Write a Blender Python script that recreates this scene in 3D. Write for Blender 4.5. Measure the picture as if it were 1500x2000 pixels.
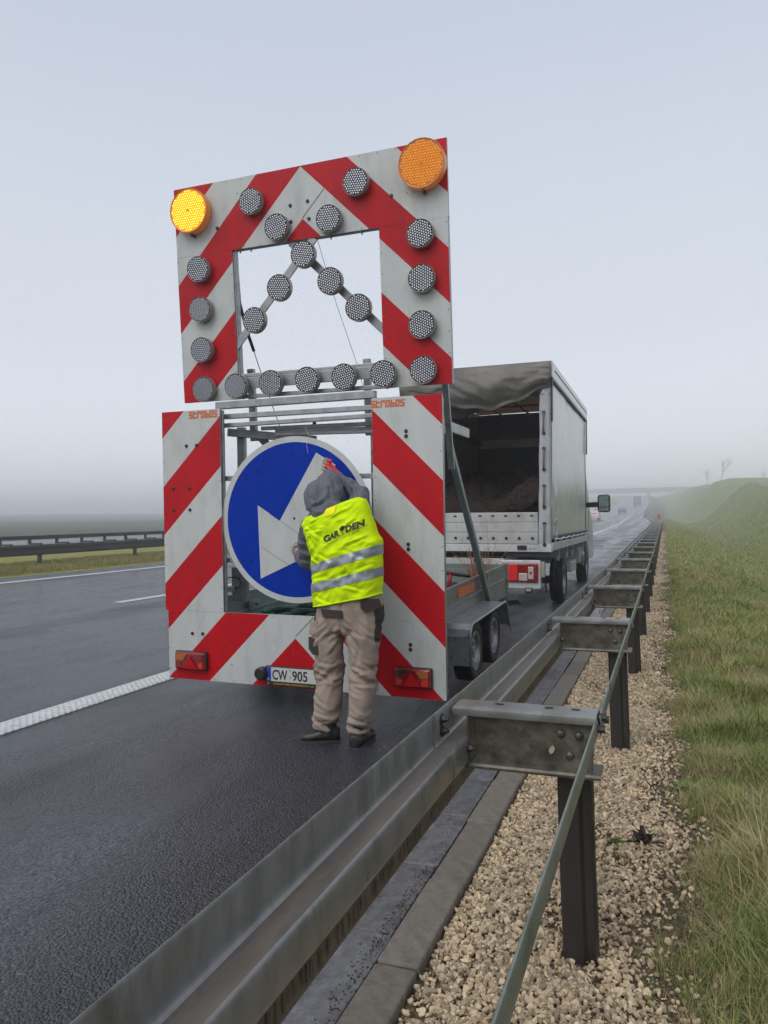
import bpy, bmesh, math, random
import numpy as np
from math import sin, cos, pi, radians, sqrt
from mathutils import Vector, Matrix, Euler, noise

for o in list(bpy.data.objects):
    bpy.data.objects.remove(o)
sc = bpy.context.scene
COL = sc.collection
random.seed(7)
RNG = np.random.default_rng(7)

# ------------------------------------------------------------------ camera
cam_d = bpy.data.cameras.new('camera')
cam = bpy.data.objects.new('camera', cam_d)
COL.objects.link(cam)
cam_d.sensor_fit = 'VERTICAL'
cam_d.sensor_height = 24.0
cam_d.lens = 24.0 * 1446.0 / 2000.0
cam_d.clip_start = 0.05
cam_d.clip_end = 5000
yaw, pit, rol = radians(20.75), radians(.74), radians(.9)
F = Vector((-sin(yaw) * cos(pit), cos(yaw) * cos(pit), sin(pit)))
R0 = Vector((cos(yaw), sin(yaw), 0)); U0 = R0.cross(F)
R1 = R0 * cos(rol) - U0 * sin(rol); U1 = U0 * cos(rol) + R0 * sin(rol)
mw = Matrix((R1, U1, -F)).transposed().to_4x4()
mw.translation = Vector((0, 0, 1.35))
cam.matrix_world = mw
sc.camera = cam

# ------------------------------------------------------------------ sky and sun
SUN_EL, SUN_AZ = radians(48), radians(200)      # a veiled sun behind the camera
w = bpy.data.worlds.new('World'); sc.world = w; w.use_nodes = True
nt = w.node_tree; nt.nodes.clear()
wo = nt.nodes.new('ShaderNodeOutputWorld'); bg = nt.nodes.new('ShaderNodeBackground')
sky = nt.nodes.new('ShaderNodeTexSky'); sky.sky_type = 'NISHITA'; sky.sun_disc = False
sky.sun_elevation = SUN_EL; sky.sun_rotation = SUN_AZ
sky.air_density = 1.0; sky.dust_density = 6.0; sky.ozone_density = 1.0
tc = nt.nodes.new('ShaderNodeTexCoord'); sep = nt.nodes.new('ShaderNodeSeparateXYZ')
ramp = nt.nodes.new('ShaderNodeValToRGB')
e = ramp.color_ramp.elements
e[0].position = 0.0; e[0].color = (.84, .865, .91, 1)
e[1].position = .95; e[1].color = (.38, .415, .485, 1)
for p_, c_ in ((.07, (.70, .725, .775, 1)), (.24, (.54, .57, .625, 1)), (.55, (.425, .465, .545, 1))):
    q_ = e.new(p_); q_.color = c_
gain = nt.nodes.new('ShaderNodeVectorMath'); gain.operation = 'SCALE'; gain.inputs['Scale'].default_value = 10.6
nz = nt.nodes.new('ShaderNodeTexNoise'); nz.inputs['Scale'].default_value = 1.6; nz.inputs['Detail'].default_value = 3
mr = nt.nodes.new('ShaderNodeMapRange'); mr.inputs['To Min'].default_value = .95; mr.inputs['To Max'].default_value = 1.05
cl = nt.nodes.new('ShaderNodeVectorMath'); cl.operation = 'SCALE'
mix = nt.nodes.new('ShaderNodeMix'); mix.data_type = 'RGBA'; mix.inputs['Factor'].default_value = .93
L = nt.links.new
L(tc.outputs['Generated'], sep.inputs[0]); L(sep.outputs['Z'], ramp.inputs['Fac'])
L(ramp.outputs['Color'], gain.inputs[0]); L(tc.outputs['Generated'], nz.inputs['Vector'])
L(nz.outputs['Fac'], mr.inputs['Value']); L(gain.outputs[0], cl.inputs[0]); L(mr.outputs[0], cl.inputs['Scale'])
L(sky.outputs[0], mix.inputs['A']); L(cl.outputs[0], mix.inputs['B'])
L(mix.outputs['Result'], bg.inputs['Color']); bg.inputs['Strength'].default_value = .1
L(bg.outputs[0], wo.inputs['Surface'])
sd = bpy.data.lights.new('sun', 'SUN'); sd.energy = 1.0; sd.angle = radians(45); sd.color = (1, .985, .96)
sun = bpy.data.objects.new('sun', sd); COL.objects.link(sun)
sdir = Vector((sin(SUN_AZ) * cos(SUN_EL), cos(SUN_AZ) * cos(SUN_EL), sin(SUN_EL)))
sun.rotation_euler = sdir.to_track_quat('Z', 'Y').to_euler()
sun.location = sdir * 40

sc.view_settings.view_transform = 'Standard'
sc.view_settings.look = 'None'
sc.view_settings.exposure = 0.42
sc.view_settings.gamma = 1.0
sc.view_settings.use_curve_mapping = False
sc.render.engine = 'CYCLES'
cy = sc.cycles
cy.use_denoising = True
cy.max_bounces = 10; cy.diffuse_bounces = 3; cy.glossy_bounces = 4; cy.transparent_max_bounces = 12
cy.volume_bounces = 6; cy.use_adaptive_sampling = True; cy.adaptive_threshold = .015
cy.caustics_reflective = False; cy.caustics_refractive = False
cy.sample_clamp_indirect = 4

# ------------------------------------------------------------------ materials
MATS = {}
def mat(name, col, rough=.5, metal=0.0, var=.12, vs=4.0, bump=0.0, bs=60.0, dirt=None, ds=2.0, dlo=.5, dhi=.75,
        stretch=None, emit=None, es=0.0, alpha=None, spec=.5, rvar=.0, trans=0.0, coords='Object', coat=0.0, rnd=0.0, bdist=.004):
    m = bpy.data.materials.new(name); m.use_nodes = True
    t = m.node_tree; b = t.nodes['Principled BSDF']; Lk = t.links.new
    tcn = t.nodes.new('ShaderNodeTexCoord'); vec = tcn.outputs[coords]
    if stretch:
        mp = t.nodes.new('ShaderNodeMapping'); mp.inputs['Scale'].default_value = stretch
        Lk(vec, mp.inputs['Vector']); vec = mp.outputs[0]
    n = t.nodes.new('ShaderNodeTexNoise'); n.inputs['Scale'].default_value = vs; n.inputs['Detail'].default_value = 5
    n.inputs['Roughness'].default_value = .65
    Lk(vec, n.inputs['Vector'])
    r = t.nodes.new('ShaderNodeMapRange'); r.inputs['From Min'].default_value = .3; r.inputs['From Max'].default_value = .7
    r.inputs['To Min'].default_value = 1 - var; r.inputs['To Max'].default_value = 1 + var
    Lk(n.outputs['Fac'], r.inputs['Value'])
    s = t.nodes.new('ShaderNodeVectorMath'); s.operation = 'SCALE'; s.inputs[0].default_value = col[:3]
    Lk(r.outputs[0], s.inputs['Scale']); out = s.outputs[0]
    if dirt:
        n2 = t.nodes.new('ShaderNodeTexNoise'); n2.inputs['Scale'].default_value = ds; n2.inputs['Detail'].default_value = 8
        n2.inputs['Roughness'].default_value = .7
        Lk(vec, n2.inputs['Vector'])
        r2 = t.nodes.new('ShaderNodeMapRange'); r2.inputs['From Min'].default_value = dlo; r2.inputs['From Max'].default_value = dhi
        Lk(n2.outputs['Fac'], r2.inputs['Value'])
        mx = t.nodes.new('ShaderNodeMix'); mx.data_type = 'RGBA'; mx.inputs['B'].default_value = (*dirt, 1)
        Lk(r2.outputs[0], mx.inputs['Factor']); Lk(out, mx.inputs['A']); out = mx.outputs['Result']
    if rnd:
        oi = t.nodes.new('ShaderNodeObjectInfo'); r3 = t.nodes.new('ShaderNodeMapRange')
        r3.inputs['To Min'].default_value = 1 - rnd; r3.inputs['To Max'].default_value = 1 + rnd
        Lk(oi.outputs['Random'], r3.inputs['Value'])
        s3 = t.nodes.new('ShaderNodeVectorMath'); s3.operation = 'SCALE'
        Lk(out, s3.inputs[0]); Lk(r3.outputs[0], s3.inputs['Scale']); out = s3.outputs[0]
    Lk(out, b.inputs['Base Color'])
    b.inputs['Roughness'].default_value = rough; b.inputs['Metallic'].default_value = metal
    b.inputs['Specular IOR Level'].default_value = spec
    if coat: b.inputs['Coat Weight'].default_value = coat; b.inputs['Coat Roughness'].default_value = .15
    if rvar:
        rr = t.nodes.new('ShaderNodeMapRange'); rr.inputs['From Min'].default_value = .3; rr.inputs['From Max'].default_value = .7
        rr.inputs['To Min'].default_value = max(.03, rough - rvar); rr.inputs['To Max'].default_value = rough + rvar
        Lk(n.outputs['Fac'], rr.inputs['Value']); Lk(rr.outputs[0], b.inputs['Roughness'])
    if bump:
        n4 = t.nodes.new('ShaderNodeTexNoise'); n4.inputs['Scale'].default_value = bs; n4.inputs['Detail'].default_value = 4
        Lk(vec, n4.inputs['Vector'])
        bp = t.nodes.new('ShaderNodeBump'); bp.inputs['Strength'].default_value = bump; bp.inputs['Distance'].default_value = bdist
        Lk(n4.outputs['Fac'], bp.inputs['Height']); Lk(bp.outputs[0], b.inputs['Normal'])
    if emit:
        b.inputs['Emission Color'].default_value = (*emit, 1); b.inputs['Emission Strength'].default_value = es
    if trans: b.inputs['Transmission Weight'].default_value = trans
    MATS[name] = m
    return m

def asphalt():
    m = bpy.data.materials.new('wet_asphalt'); m.use_nodes = True
    t = m.node_tree; b = t.nodes['Principled BSDF']; Lk = t.links.new
    tcn = t.nodes.new('ShaderNodeTexCoord'); vec = tcn.outputs['Object']
    v = t.nodes.new('ShaderNodeTexVoronoi'); v.inputs['Scale'].default_value = 92; v.inputs['Randomness'].default_value = 1
    Lk(vec, v.inputs['Vector'])
    v2 = t.nodes.new('ShaderNodeTexNoise'); v2.inputs['Scale'].default_value = 42; v2.inputs['Detail'].default_value = 5; Lk(vec, v2.inputs['Vector'])
    # aggregate tone
    cr = t.nodes.new('ShaderNodeValToRGB'); Lk(v.outputs['Color'], cr.inputs['Fac'])
    cr.color_ramp.elements[0].color = (.005, .0055, .007, 1); cr.color_ramp.elements[1].color = (.056, .060, .074, 1)
    # large streaks along the carriageway (drying wheel tracks, water film)
    mp = t.nodes.new('ShaderNodeMapping'); mp.inputs['Scale'].default_value = (1.0, .07, 1); Lk(vec, mp.inputs['Vector'])
    n = t.nodes.new('ShaderNodeTexNoise'); n.inputs['Scale'].default_value = 1.5; n.inputs['Detail'].default_value = 5; n.inputs['Roughness'].default_value = .6
    Lk(mp.outputs[0], n.inputs['Vector'])
    mp2 = t.nodes.new('ShaderNodeMapping'); mp2.inputs['Scale'].default_value = (1.0, .45, 1); Lk(vec, mp2.inputs['Vector'])
    n2 = t.nodes.new('ShaderNodeTexNoise'); n2.inputs['Scale'].default_value = 1.1; n2.inputs['Detail'].default_value = 6; Lk(mp2.outputs[0], n2.inputs['Vector'])
    ad = t.nodes.new('ShaderNodeMath'); ad.operation = 'ADD'; Lk(n.outputs['Fac'], ad.inputs[0]); Lk(n2.outputs['Fac'], ad.inputs[1])
    # wheel tracks worn smooth in each lane
    sx = t.nodes.new('ShaderNodeSeparateXYZ'); Lk(vec, sx.inputs[0])
    sn = t.nodes.new('ShaderNodeMath'); sn.operation = 'MULTIPLY'; sn.inputs[1].default_value = 3.35; Lk(sx.outputs['X'], sn.inputs[0])
    sn2 = t.nodes.new('ShaderNodeMath'); sn2.operation = 'SINE'; Lk(sn.outputs[0], sn2.inputs[0])
    sn3 = t.nodes.new('ShaderNodeMath'); sn3.operation = 'MULTIPLY_ADD'; sn3.inputs[1].default_value = .075; Lk(sn2.outputs[0], sn3.inputs[0]); Lk(ad.outputs[0], sn3.inputs[2])
    fr = t.nodes.new('ShaderNodeMapRange'); fr.inputs['From Min'].default_value = .78; fr.inputs['From Max'].default_value = 1.22
    Lk(sn3.outputs[0], fr.inputs['Value'])
    rg = t.nodes.new('ShaderNodeMapRange'); Lk(fr.outputs[0], rg.inputs['Value'])
    rg.inputs['To Min'].default_value = .13; rg.inputs['To Max'].default_value = .40
    Lk(rg.outputs[0], b.inputs['Roughness'])
    sm = t.nodes.new('ShaderNodeMapRange'); Lk(fr.outputs[0], sm.inputs['Value'])
    sm.inputs['To Min'].default_value = 1.7; sm.inputs['To Max'].default_value = .6
    s = t.nodes.new('ShaderNodeVectorMath'); s.operation = 'SCALE'; Lk(cr.outputs[0], s.inputs[0]); Lk(sm.outputs[0], s.inputs['Scale'])
    # faint oily violet bloom in the shoulder
    dn = t.nodes.new('ShaderNodeVectorMath'); dn.operation = 'DISTANCE'; Lk(vec, dn.inputs[0]); dn.inputs[1].default_value = (-2.35, 3.4, 0)
    dr = t.nodes.new('ShaderNodeMapRange'); dr.inputs['From Min'].default_value = .25; dr.inputs['From Max'].default_value = .8
    dr.inputs['To Min'].default_value = .3; dr.inputs['To Max'].default_value = 0; Lk(dn.outputs['Value'], dr.inputs['Value'])
    mx = t.nodes.new('ShaderNodeMix'); mx.data_type = 'RGBA'; mx.inputs['B'].default_value = (.04, .018, .038, 1)
    Lk(dr.outputs[0], mx.inputs['Factor']); Lk(s.outputs[0], mx.inputs['A'])
    Lk(mx.outputs['Result'], b.inputs['Base Color'])
    hh = t.nodes.new('ShaderNodeMath'); hh.operation = 'MULTIPLY_ADD'; Lk(v.outputs['Distance'], hh.inputs[0]); hh.inputs[1].default_value = -1.0
    Lk(v2.outputs['Fac'], hh.inputs[2])
    bp = t.nodes.new('ShaderNodeBump'); bp.inputs['Distance'].default_value = .012
    bs_ = t.nodes.new('ShaderNodeMapRange'); bs_.inputs['To Min'].default_value = .5; bs_.inputs['To Max'].default_value = 1.0
    Lk(fr.outputs[0], bs_.inputs['Value']); Lk(bs_.outputs[0], bp.inputs['Strength'])
    Lk(hh.outputs[0], bp.inputs['Height']); Lk(bp.outputs[0], b.inputs['Normal'])
    b.inputs['Specular IOR Level'].default_value = .65
    MATS['asphalt'] = m

def turf(name, c1, c2, c3, s1=.35, s2=3.0):
    m = bpy.data.materials.new(name); m.use_nodes = True
    t = m.node_tree; b = t.nodes['Principled BSDF']; Lk = t.links.new
    tcn = t.nodes.new('ShaderNodeTexCoord'); vec = tcn.outputs['Object']
    a = t.nodes.new('ShaderNodeTexNoise'); a.inputs['Scale'].default_value = s1; a.inputs['Detail'].default_value = 6; Lk(vec, a.inputs['Vector'])
    c = t.nodes.new('ShaderNodeTexNoise'); c.inputs['Scale'].default_value = s2; c.inputs['Detail'].default_value = 8; c.inputs['Roughness'].default_value = .75; Lk(vec, c.inputs['Vector'])
    ra = t.nodes.new('ShaderNodeMapRange'); ra.inputs['From Min'].default_value = .38; ra.inputs['From Max'].default_value = .62; Lk(a.outputs['Fac'], ra.inputs['Value'])
    rc = t.nodes.new('ShaderNodeMapRange'); rc.inputs['From Min'].default_value = .42; rc.inputs['From Max'].default_value = .7; Lk(c.outputs['Fac'], rc.inputs['Value'])
    m1 = t.nodes.new('ShaderNodeMix'); m1.data_type = 'RGBA'; m1.inputs['A'].default_value = (*c1, 1); m1.inputs['B'].default_value = (*c2, 1); Lk(ra.outputs[0], m1.inputs['Factor'])
    m2 = t.nodes.new('ShaderNodeMix'); m2.data_type = 'RGBA'; m2.inputs['B'].default_value = (*c3, 1); Lk(m1.outputs['Result'], m2.inputs['A']); Lk(rc.outputs[0], m2.inputs['Factor'])
    Lk(m2.outputs['Result'], b.inputs['Base Color']); b.inputs['Roughness'].default_value = .9
    b.inputs['Specular IOR Level'].default_value = .2
    n4 = t.nodes.new('ShaderNodeTexNoise'); n4.inputs['Scale'].default_value = 14; n4.inputs['Detail'].default_value = 6; Lk(vec, n4.inputs['Vector'])
    bp = t.nodes.new('ShaderNodeBump'); bp.inputs['Strength'].default_value = .8; bp.inputs['Distance'].default_value = .06
    Lk(n4.outputs['Fac'], bp.inputs['Height']); Lk(bp.outputs[0], b.inputs['Normal'])
    if name == 'hill_turf':
        sx = t.nodes.new('ShaderNodeSeparateXYZ'); Lk(vec, sx.inputs[0])
        nn = t.nodes.new('ShaderNodeTexNoise'); nn.inputs['Scale'].default_value = 5; nn.inputs['Detail'].default_value = 5; Lk(vec, nn.inputs['Vector'])
        ma = t.nodes.new('ShaderNodeMath'); ma.operation = 'MULTIPLY_ADD'; ma.inputs[1].default_value = -.7; Lk(nn.outputs['Fac'], ma.inputs[0]); Lk(sx.outputs['X'], ma.inputs[2])
        mk = t.nodes.new('ShaderNodeMapRange'); mk.inputs['From Min'].default_value = -.42; mk.inputs['From Max'].default_value = -.18; Lk(ma.outputs[0], mk.inputs['Value'])
        ns = t.nodes.new('ShaderNodeTexNoise'); ns.inputs['Scale'].default_value = 60; ns.inputs['Detail'].default_value = 4; Lk(vec, ns.inputs['Vector'])
        rs_ = t.nodes.new('ShaderNodeValToRGB'); Lk(ns.outputs['Fac'], rs_.inputs['Fac']); rs_.color_ramp.elements[0].position = .35; rs_.color_ramp.elements[0].color = (.05, .035, .022, 1); rs_.color_ramp.elements[1].position = .65; rs_.color_ramp.elements[1].color = (.19, .145, .095, 1)
        m3 = t.nodes.new('ShaderNodeMix'); m3.data_type = 'RGBA'; Lk(mk.outputs[0], m3.inputs['Factor']); Lk(rs_.outputs[0], m3.inputs['A']); Lk(m2.outputs['Result'], m3.inputs['B'])
        # thatch and bare earth between the blades of the mown verge near the rail
        my = t.nodes.new('ShaderNodeMapRange'); my.inputs['From Min'].default_value = 14; my.inputs['From Max'].default_value = 42; Lk(sx.outputs['Y'], my.inputs['Value'])
        th_ = t.nodes.new('ShaderNodeMix'); th_.data_type = 'RGBA'; th_.inputs['A'].default_value = (.065, .06, .028, 1); Lk(my.outputs[0], th_.inputs['Factor']); Lk(m2.outputs['Result'], th_.inputs['B'])
        Lk(th_.outputs['Result'], m3.inputs['B'])
        Lk(m3.outputs['Result'], b.inputs['Base Color'])
    MATS[name] = m
    return m

def blade_mat(name, ca, cb, cc, transl=.25):
    """grass colour: patches over the ground (world position) plus a change per tuft"""
    m = bpy.data.materials.new(name); m.use_nodes = True
    t = m.node_tree; b = t.nodes['Principled BSDF']; Lk = t.links.new
    g = t.nodes.new('ShaderNodeNewGeometry')
    a = t.nodes.new('ShaderNodeTexNoise'); a.inputs['Scale'].default_value = .9; a.inputs['Detail'].default_value = 4; Lk(g.outputs['Position'], a.inputs['Vector'])
    oi = t.nodes.new('ShaderNodeObjectInfo')
    ad = t.nodes.new('ShaderNodeMath'); ad.operation = 'MULTIPLY_ADD'; Lk(oi.outputs['Random'], ad.inputs[0]); ad.inputs[1].default_value = .35; Lk(a.outputs['Fac'], ad.inputs[2])
    r = t.nodes.new('ShaderNodeValToRGB'); Lk(ad.outputs[0], r.inputs['Fac'])
    el = r.color_ramp.elements; el[0].position = .45; el[0].color = (*ca, 1); el[1].position = .82; el[1].color = (*cc, 1)
    q = el.new(.63); q.color = (*cb, 1)
    Lk(r.outputs[0], b.inputs['Base Color']); b.inputs['Roughness'].default_value = .55; b.inputs['Specular IOR Level'].default_value = .25
    MATS[name] = m
    return m

asphalt()
galv = mat('galvanised_steel', (.235, .24, .225), .36, .45, var=.22, vs=9, dirt=(.13, .115, .09), ds=5, dlo=.5, dhi=.8, stretch=(1, .35, 1), rvar=.12, bump=.05, bs=40)
galv_web = mat('grimy_galvanised_plate', (.125, .118, .092), .42, .3, var=.5, vs=26, dirt=(.045, .036, .025), ds=11, dlo=.42, dhi=.7, rvar=.1)
galv_dark = mat('dark_post_steel', (.040, .036, .035), .42, .3, var=.25, vs=8, stretch=(1, 1, .3), rvar=.1)
galv_hand = mat('greenish_steel_strip', (.25, .27, .235), .4, .45, var=.18, vs=12, dirt=(.08, .085, .06), ds=6, rvar=.1)
rail_steel = mat('weathered_rail_steel', (.23, .228, .22), .38, .4, var=.2, vs=18, dirt=(.12, .116, .10), ds=10, dlo=.5, dhi=.75, stretch=(1, 1.2, .38), rvar=.12, bump=.08, bs=30)
galv_new = mat('bright_galvanised_steel', (.33, .345, .35), .38, .6, var=.2, vs=16, dirt=(.2, .2, .19), ds=10, rvar=.12)
bed_steel = mat('painted_trailer_bed', (.20, .25, .245), .4, .3, var=.12, vs=3)
grime = mat('ledge_grime', (.12, .10, .08), .6, .0, var=.35, vs=9, stretch=(1, .3, 1), dirt=(.05, .042, .032), ds=7, rvar=.1)
stain = mat('rust_stain', (.06, .052, .038), .6, .0, var=.3, vs=20)
concrete = mat('kerb_concrete', (.155, .135, .108), .6, 0, var=.3, vs=26, bump=.6, bs=210, dirt=(.08, .07, .055), ds=16, rnd=.16, rvar=.1, coords='Object')
slabm = mat('wet_slab_concrete', (.125, .126, .132), .24, 0, var=.35, vs=14, bump=.5, bs=170, dirt=(.04, .04, .042), ds=4, rnd=.15, rvar=.14)
soil = mat('dark_soil', (.035, .027, .02), .8, 0, var=.4, vs=30, bump=.9, bs=60, bdist=.02)
paint_white = mat('road_paint', (.52, .54, .54), .4, 0, var=.12, vs=12, dirt=(.2, .2, .21), ds=25, dlo=.56, dhi=.75, bump=.4, bs=100)
sign_white = mat('reflective_white', (.54, .555, .535), .42, 0, var=.08, vs=5, dirt=(.36, .375, .345), ds=7, dlo=.5, dhi=.85, stretch=(1, 1, .35), bump=.04, bs=8)
sign_red = mat('reflective_red', (.50, .004, .010), .4, 0, spec=.2, var=.1, vs=4, dirt=(.34, .008, .014), ds=7, dlo=.45, dhi=.8, stretch=(1, 1, .35), bump=.04, bs=8)
sign_blue = mat('reflective_blue', (.0, .032, .36), .42, 0, spec=.08, var=.1, vs=3, dirt=(.002, .022, .24), ds=6, stretch=(1, 1, .4))
orange_p = mat('orange_print', (.62, .13, .02), .5)
black_p = mat('black_print', (.012, .012, .014), .5)
grey_p = mat('grey_print', (.12, .14, .06), .6)
gold_p = mat('yellow_print', (.45, .35, .05), .5)
black_pl = mat('black_plastic', (.015, .015, .016), .38, var=.2)
rubber = mat('tyre_rubber', (.014, .014, .015), .6, var=.25, vs=20, bump=.3, bs=80)
rim_m = mat('steel_rim', (.36, .37, .38), .32, .6, var=.15, vs=12, dirt=(.12, .11, .1), ds=9)
rivet_m = mat('rivet_steel', (.18, .18, .17), .4, .7)
lens_m = mat('clear_lens', (.045, .048, .07), .15, .4, var=.15, vs=30)  # near-black base between the facets, sets off their painted glints
lens_rim = mat('smoky_lens_edge', (.30, .26, .23), .25, .2, var=.1)
amber_on = mat('lit_amber_lens', (.75, .30, .01), .3, 0, emit=(1, .40, .01), es=.55, var=.2, vs=60)
amber_core = mat('lit_amber_facet', (.9, .6, .1), .3, 0, emit=(1, .72, .04), es=.95, var=.1)
amber_off = mat('amber_lens', (.62, .22, .012), .25, 0, emit=(1, .35, .01), es=.22, var=.25, vs=50)
amber_side = mat('amber_lens_side', (.5, .17, .04), .2, 0, emit=(1, .3, .02), es=.10, var=.2)
tail_red = mat('red_lens', (.23, .006, .006), .2, 0, var=.3, vs=30, coat=.5)
tail_glow = mat('red_bright_lens', (.7, .02, .02), .2, 0, var=.1, coat=.5)
tail_amber = mat('amber_tail_lens', (.42, .13, .02), .2, 0, coat=.5)
tail_clear = mat('clear_tail_lens', (.55, .5, .48), .15, .2, coat=.5)
tarp = mat('wet_grey_tarpaulin', (.42, .435, .45), .22, 0, var=.06, vs=1.6, bump=.05, bs=3, bdist=.02, dirt=(.34, .345, .35), ds=1.2, coat=.3)
tarp_top = mat('grimy_tarpaulin', (.15, .138, .12), .55, 0, var=.3, vs=2.5, dirt=(.05, .046, .04), ds=2.2, dlo=.42, dhi=.72, bump=.4, bs=6, bdist=.03)
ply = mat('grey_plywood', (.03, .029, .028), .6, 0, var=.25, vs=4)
alu = mat('dropside_aluminium', (.50, .50, .48), .4, .25, var=.08, vs=3, dirt=(.27, .23, .19), ds=4, dlo=.5, dhi=.85, stretch=(1, 1, .5))
white_body = mat('white_body_paint', (.55, .56, .56), .3, 0, var=.05, dirt=(.33, .32, .3), ds=3, coat=.4)
strap_m = mat('brown_strap', (.16, .11, .08), .7, var=.3, vs=20)
chassis_m = mat('dark_chassis', (.02, .02, .02), .6, .2, var=.3)
glass_m = mat('dark_glass', (.02, .03, .03), .06, .0, spec=.9)
mirror_m = mat('mirror_glass', (.16, .20, .19), .05, 1.0, var=.02)  # dark greenish tint paints in the reflection of the verge
hiviz = mat('hi_vis_yellow_fabric', (.66, .90, .004), .8, 0, spec=.1, var=.10, vs=7, bump=.5, bs=14, bdist=.02)
hiviz_tag = mat('yellow_label', (.95, .85, .0), .7)
band_m = mat('reflective_tape', (.30, .33, .37), .35, .3, var=.12, vs=9)
hood_m = mat('grey_fleece', (.125, .13, .155), .9, 0, var=.2, vs=9, bump=.4, bs=220, bdist=.003)
trous_m = mat('khaki_work_cloth', (.31, .245, .195), .8, 0, var=.14, vs=6, bump=.25, bs=160, bdist=.003, dirt=(.20, .155, .125), ds=4, dlo=.48, dhi=.8)
brown_m = mat('dark_brown_cloth', (.035, .024, .021), .8, 0, var=.2, vs=9)
boot_m = mat('black_boot_leather', (.02, .019, .017), .38, 0, var=.35, vs=18, dirt=(.07, .06, .05), ds=14)
skin_m = mat('skin', (.45, .26, .19), .5)
glove_red = mat('red_glove_latex', (.55, .02, .02), .4)
glove_dirty = mat('dirty_white_knit', (.42, .38, .33), .85, var=.3, vs=60, dirt=(.09, .055, .035), ds=35, dlo=.42, dhi=.6)
green_net = mat('dark_green_fibre', (.008, .07, .045), .5, 0, var=.4, vs=12)
machine_red = mat('red_machine_plastic', (.35, .012, .02), .35)
twig_m = mat('orange_brown_twig', (.34, .14, .06), .6, 0, var=.3, vs=20)
brush_m = mat('dead_brushwood', (.022, .012, .008), .9, 0, var=.4, vs=9, bump=1, bs=18, bdist=.05)
stone_m = mat('limestone_gravel', (.51, .395, .255), .5, 0, var=.35, vs=40, bump=.3, bs=90, rnd=.52)
verge_soil = turf('verge_soil', (.07, .055, .035), (.05, .06, .022), (.12, .1, .05), 1.2, 9)
hill_turf = turf('hill_turf', (.17, .23, .07), (.27, .25, .11), (.12, .175, .065), .16, 1.1)
median_turf = turf('median_turf', (.24, .235, .05), (.28, .235, .07), (.20, .21, .05), .4, 2.0)
field_turf = turf('field_turf', (.07, .085, .045), (.09, .10, .06), (.06, .06, .045), .02, .2)
grass_m = blade_mat('grass_blades', (.115, .21, .035), (.22, .255, .065), (.46, .375, .19))
grass_far_m = blade_mat('grass_blades_far', (.15, .26, .045), (.26, .31, .08), (.40, .33, .14))
leaf_m = mat('weed_leaf', (.12, .20, .05), .5, 0, var=.3, vs=20)
deadleaf_m = mat('dead_leaf', (.13, .05, .035), .6, 0, var=.3, vs=20)
bark_m = mat('bare_tree_bark', (.13, .125, .12), .8)
bridge_m = mat('bridge_concrete', (.25, .25, .25), .8, var=.1, vs=.5)
far_dark = mat('dark_lorry_back', (.07, .075, .085), .5)
far_body = mat('grey_car_paint', (.10, .11, .12), .4)
tail_lit = mat('lit_tail_lamp', (.6, .01, .02), .3, emit=(1, .03, .08), es=3.0)
marker_red = mat('marker_red', (.50, .03, .03), .4)
plate_w = mat('plate_white', (.58, .58, .56), .4, var=.04)
plate_b = mat('plate_blue', (.01, .05, .35), .4)

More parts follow.
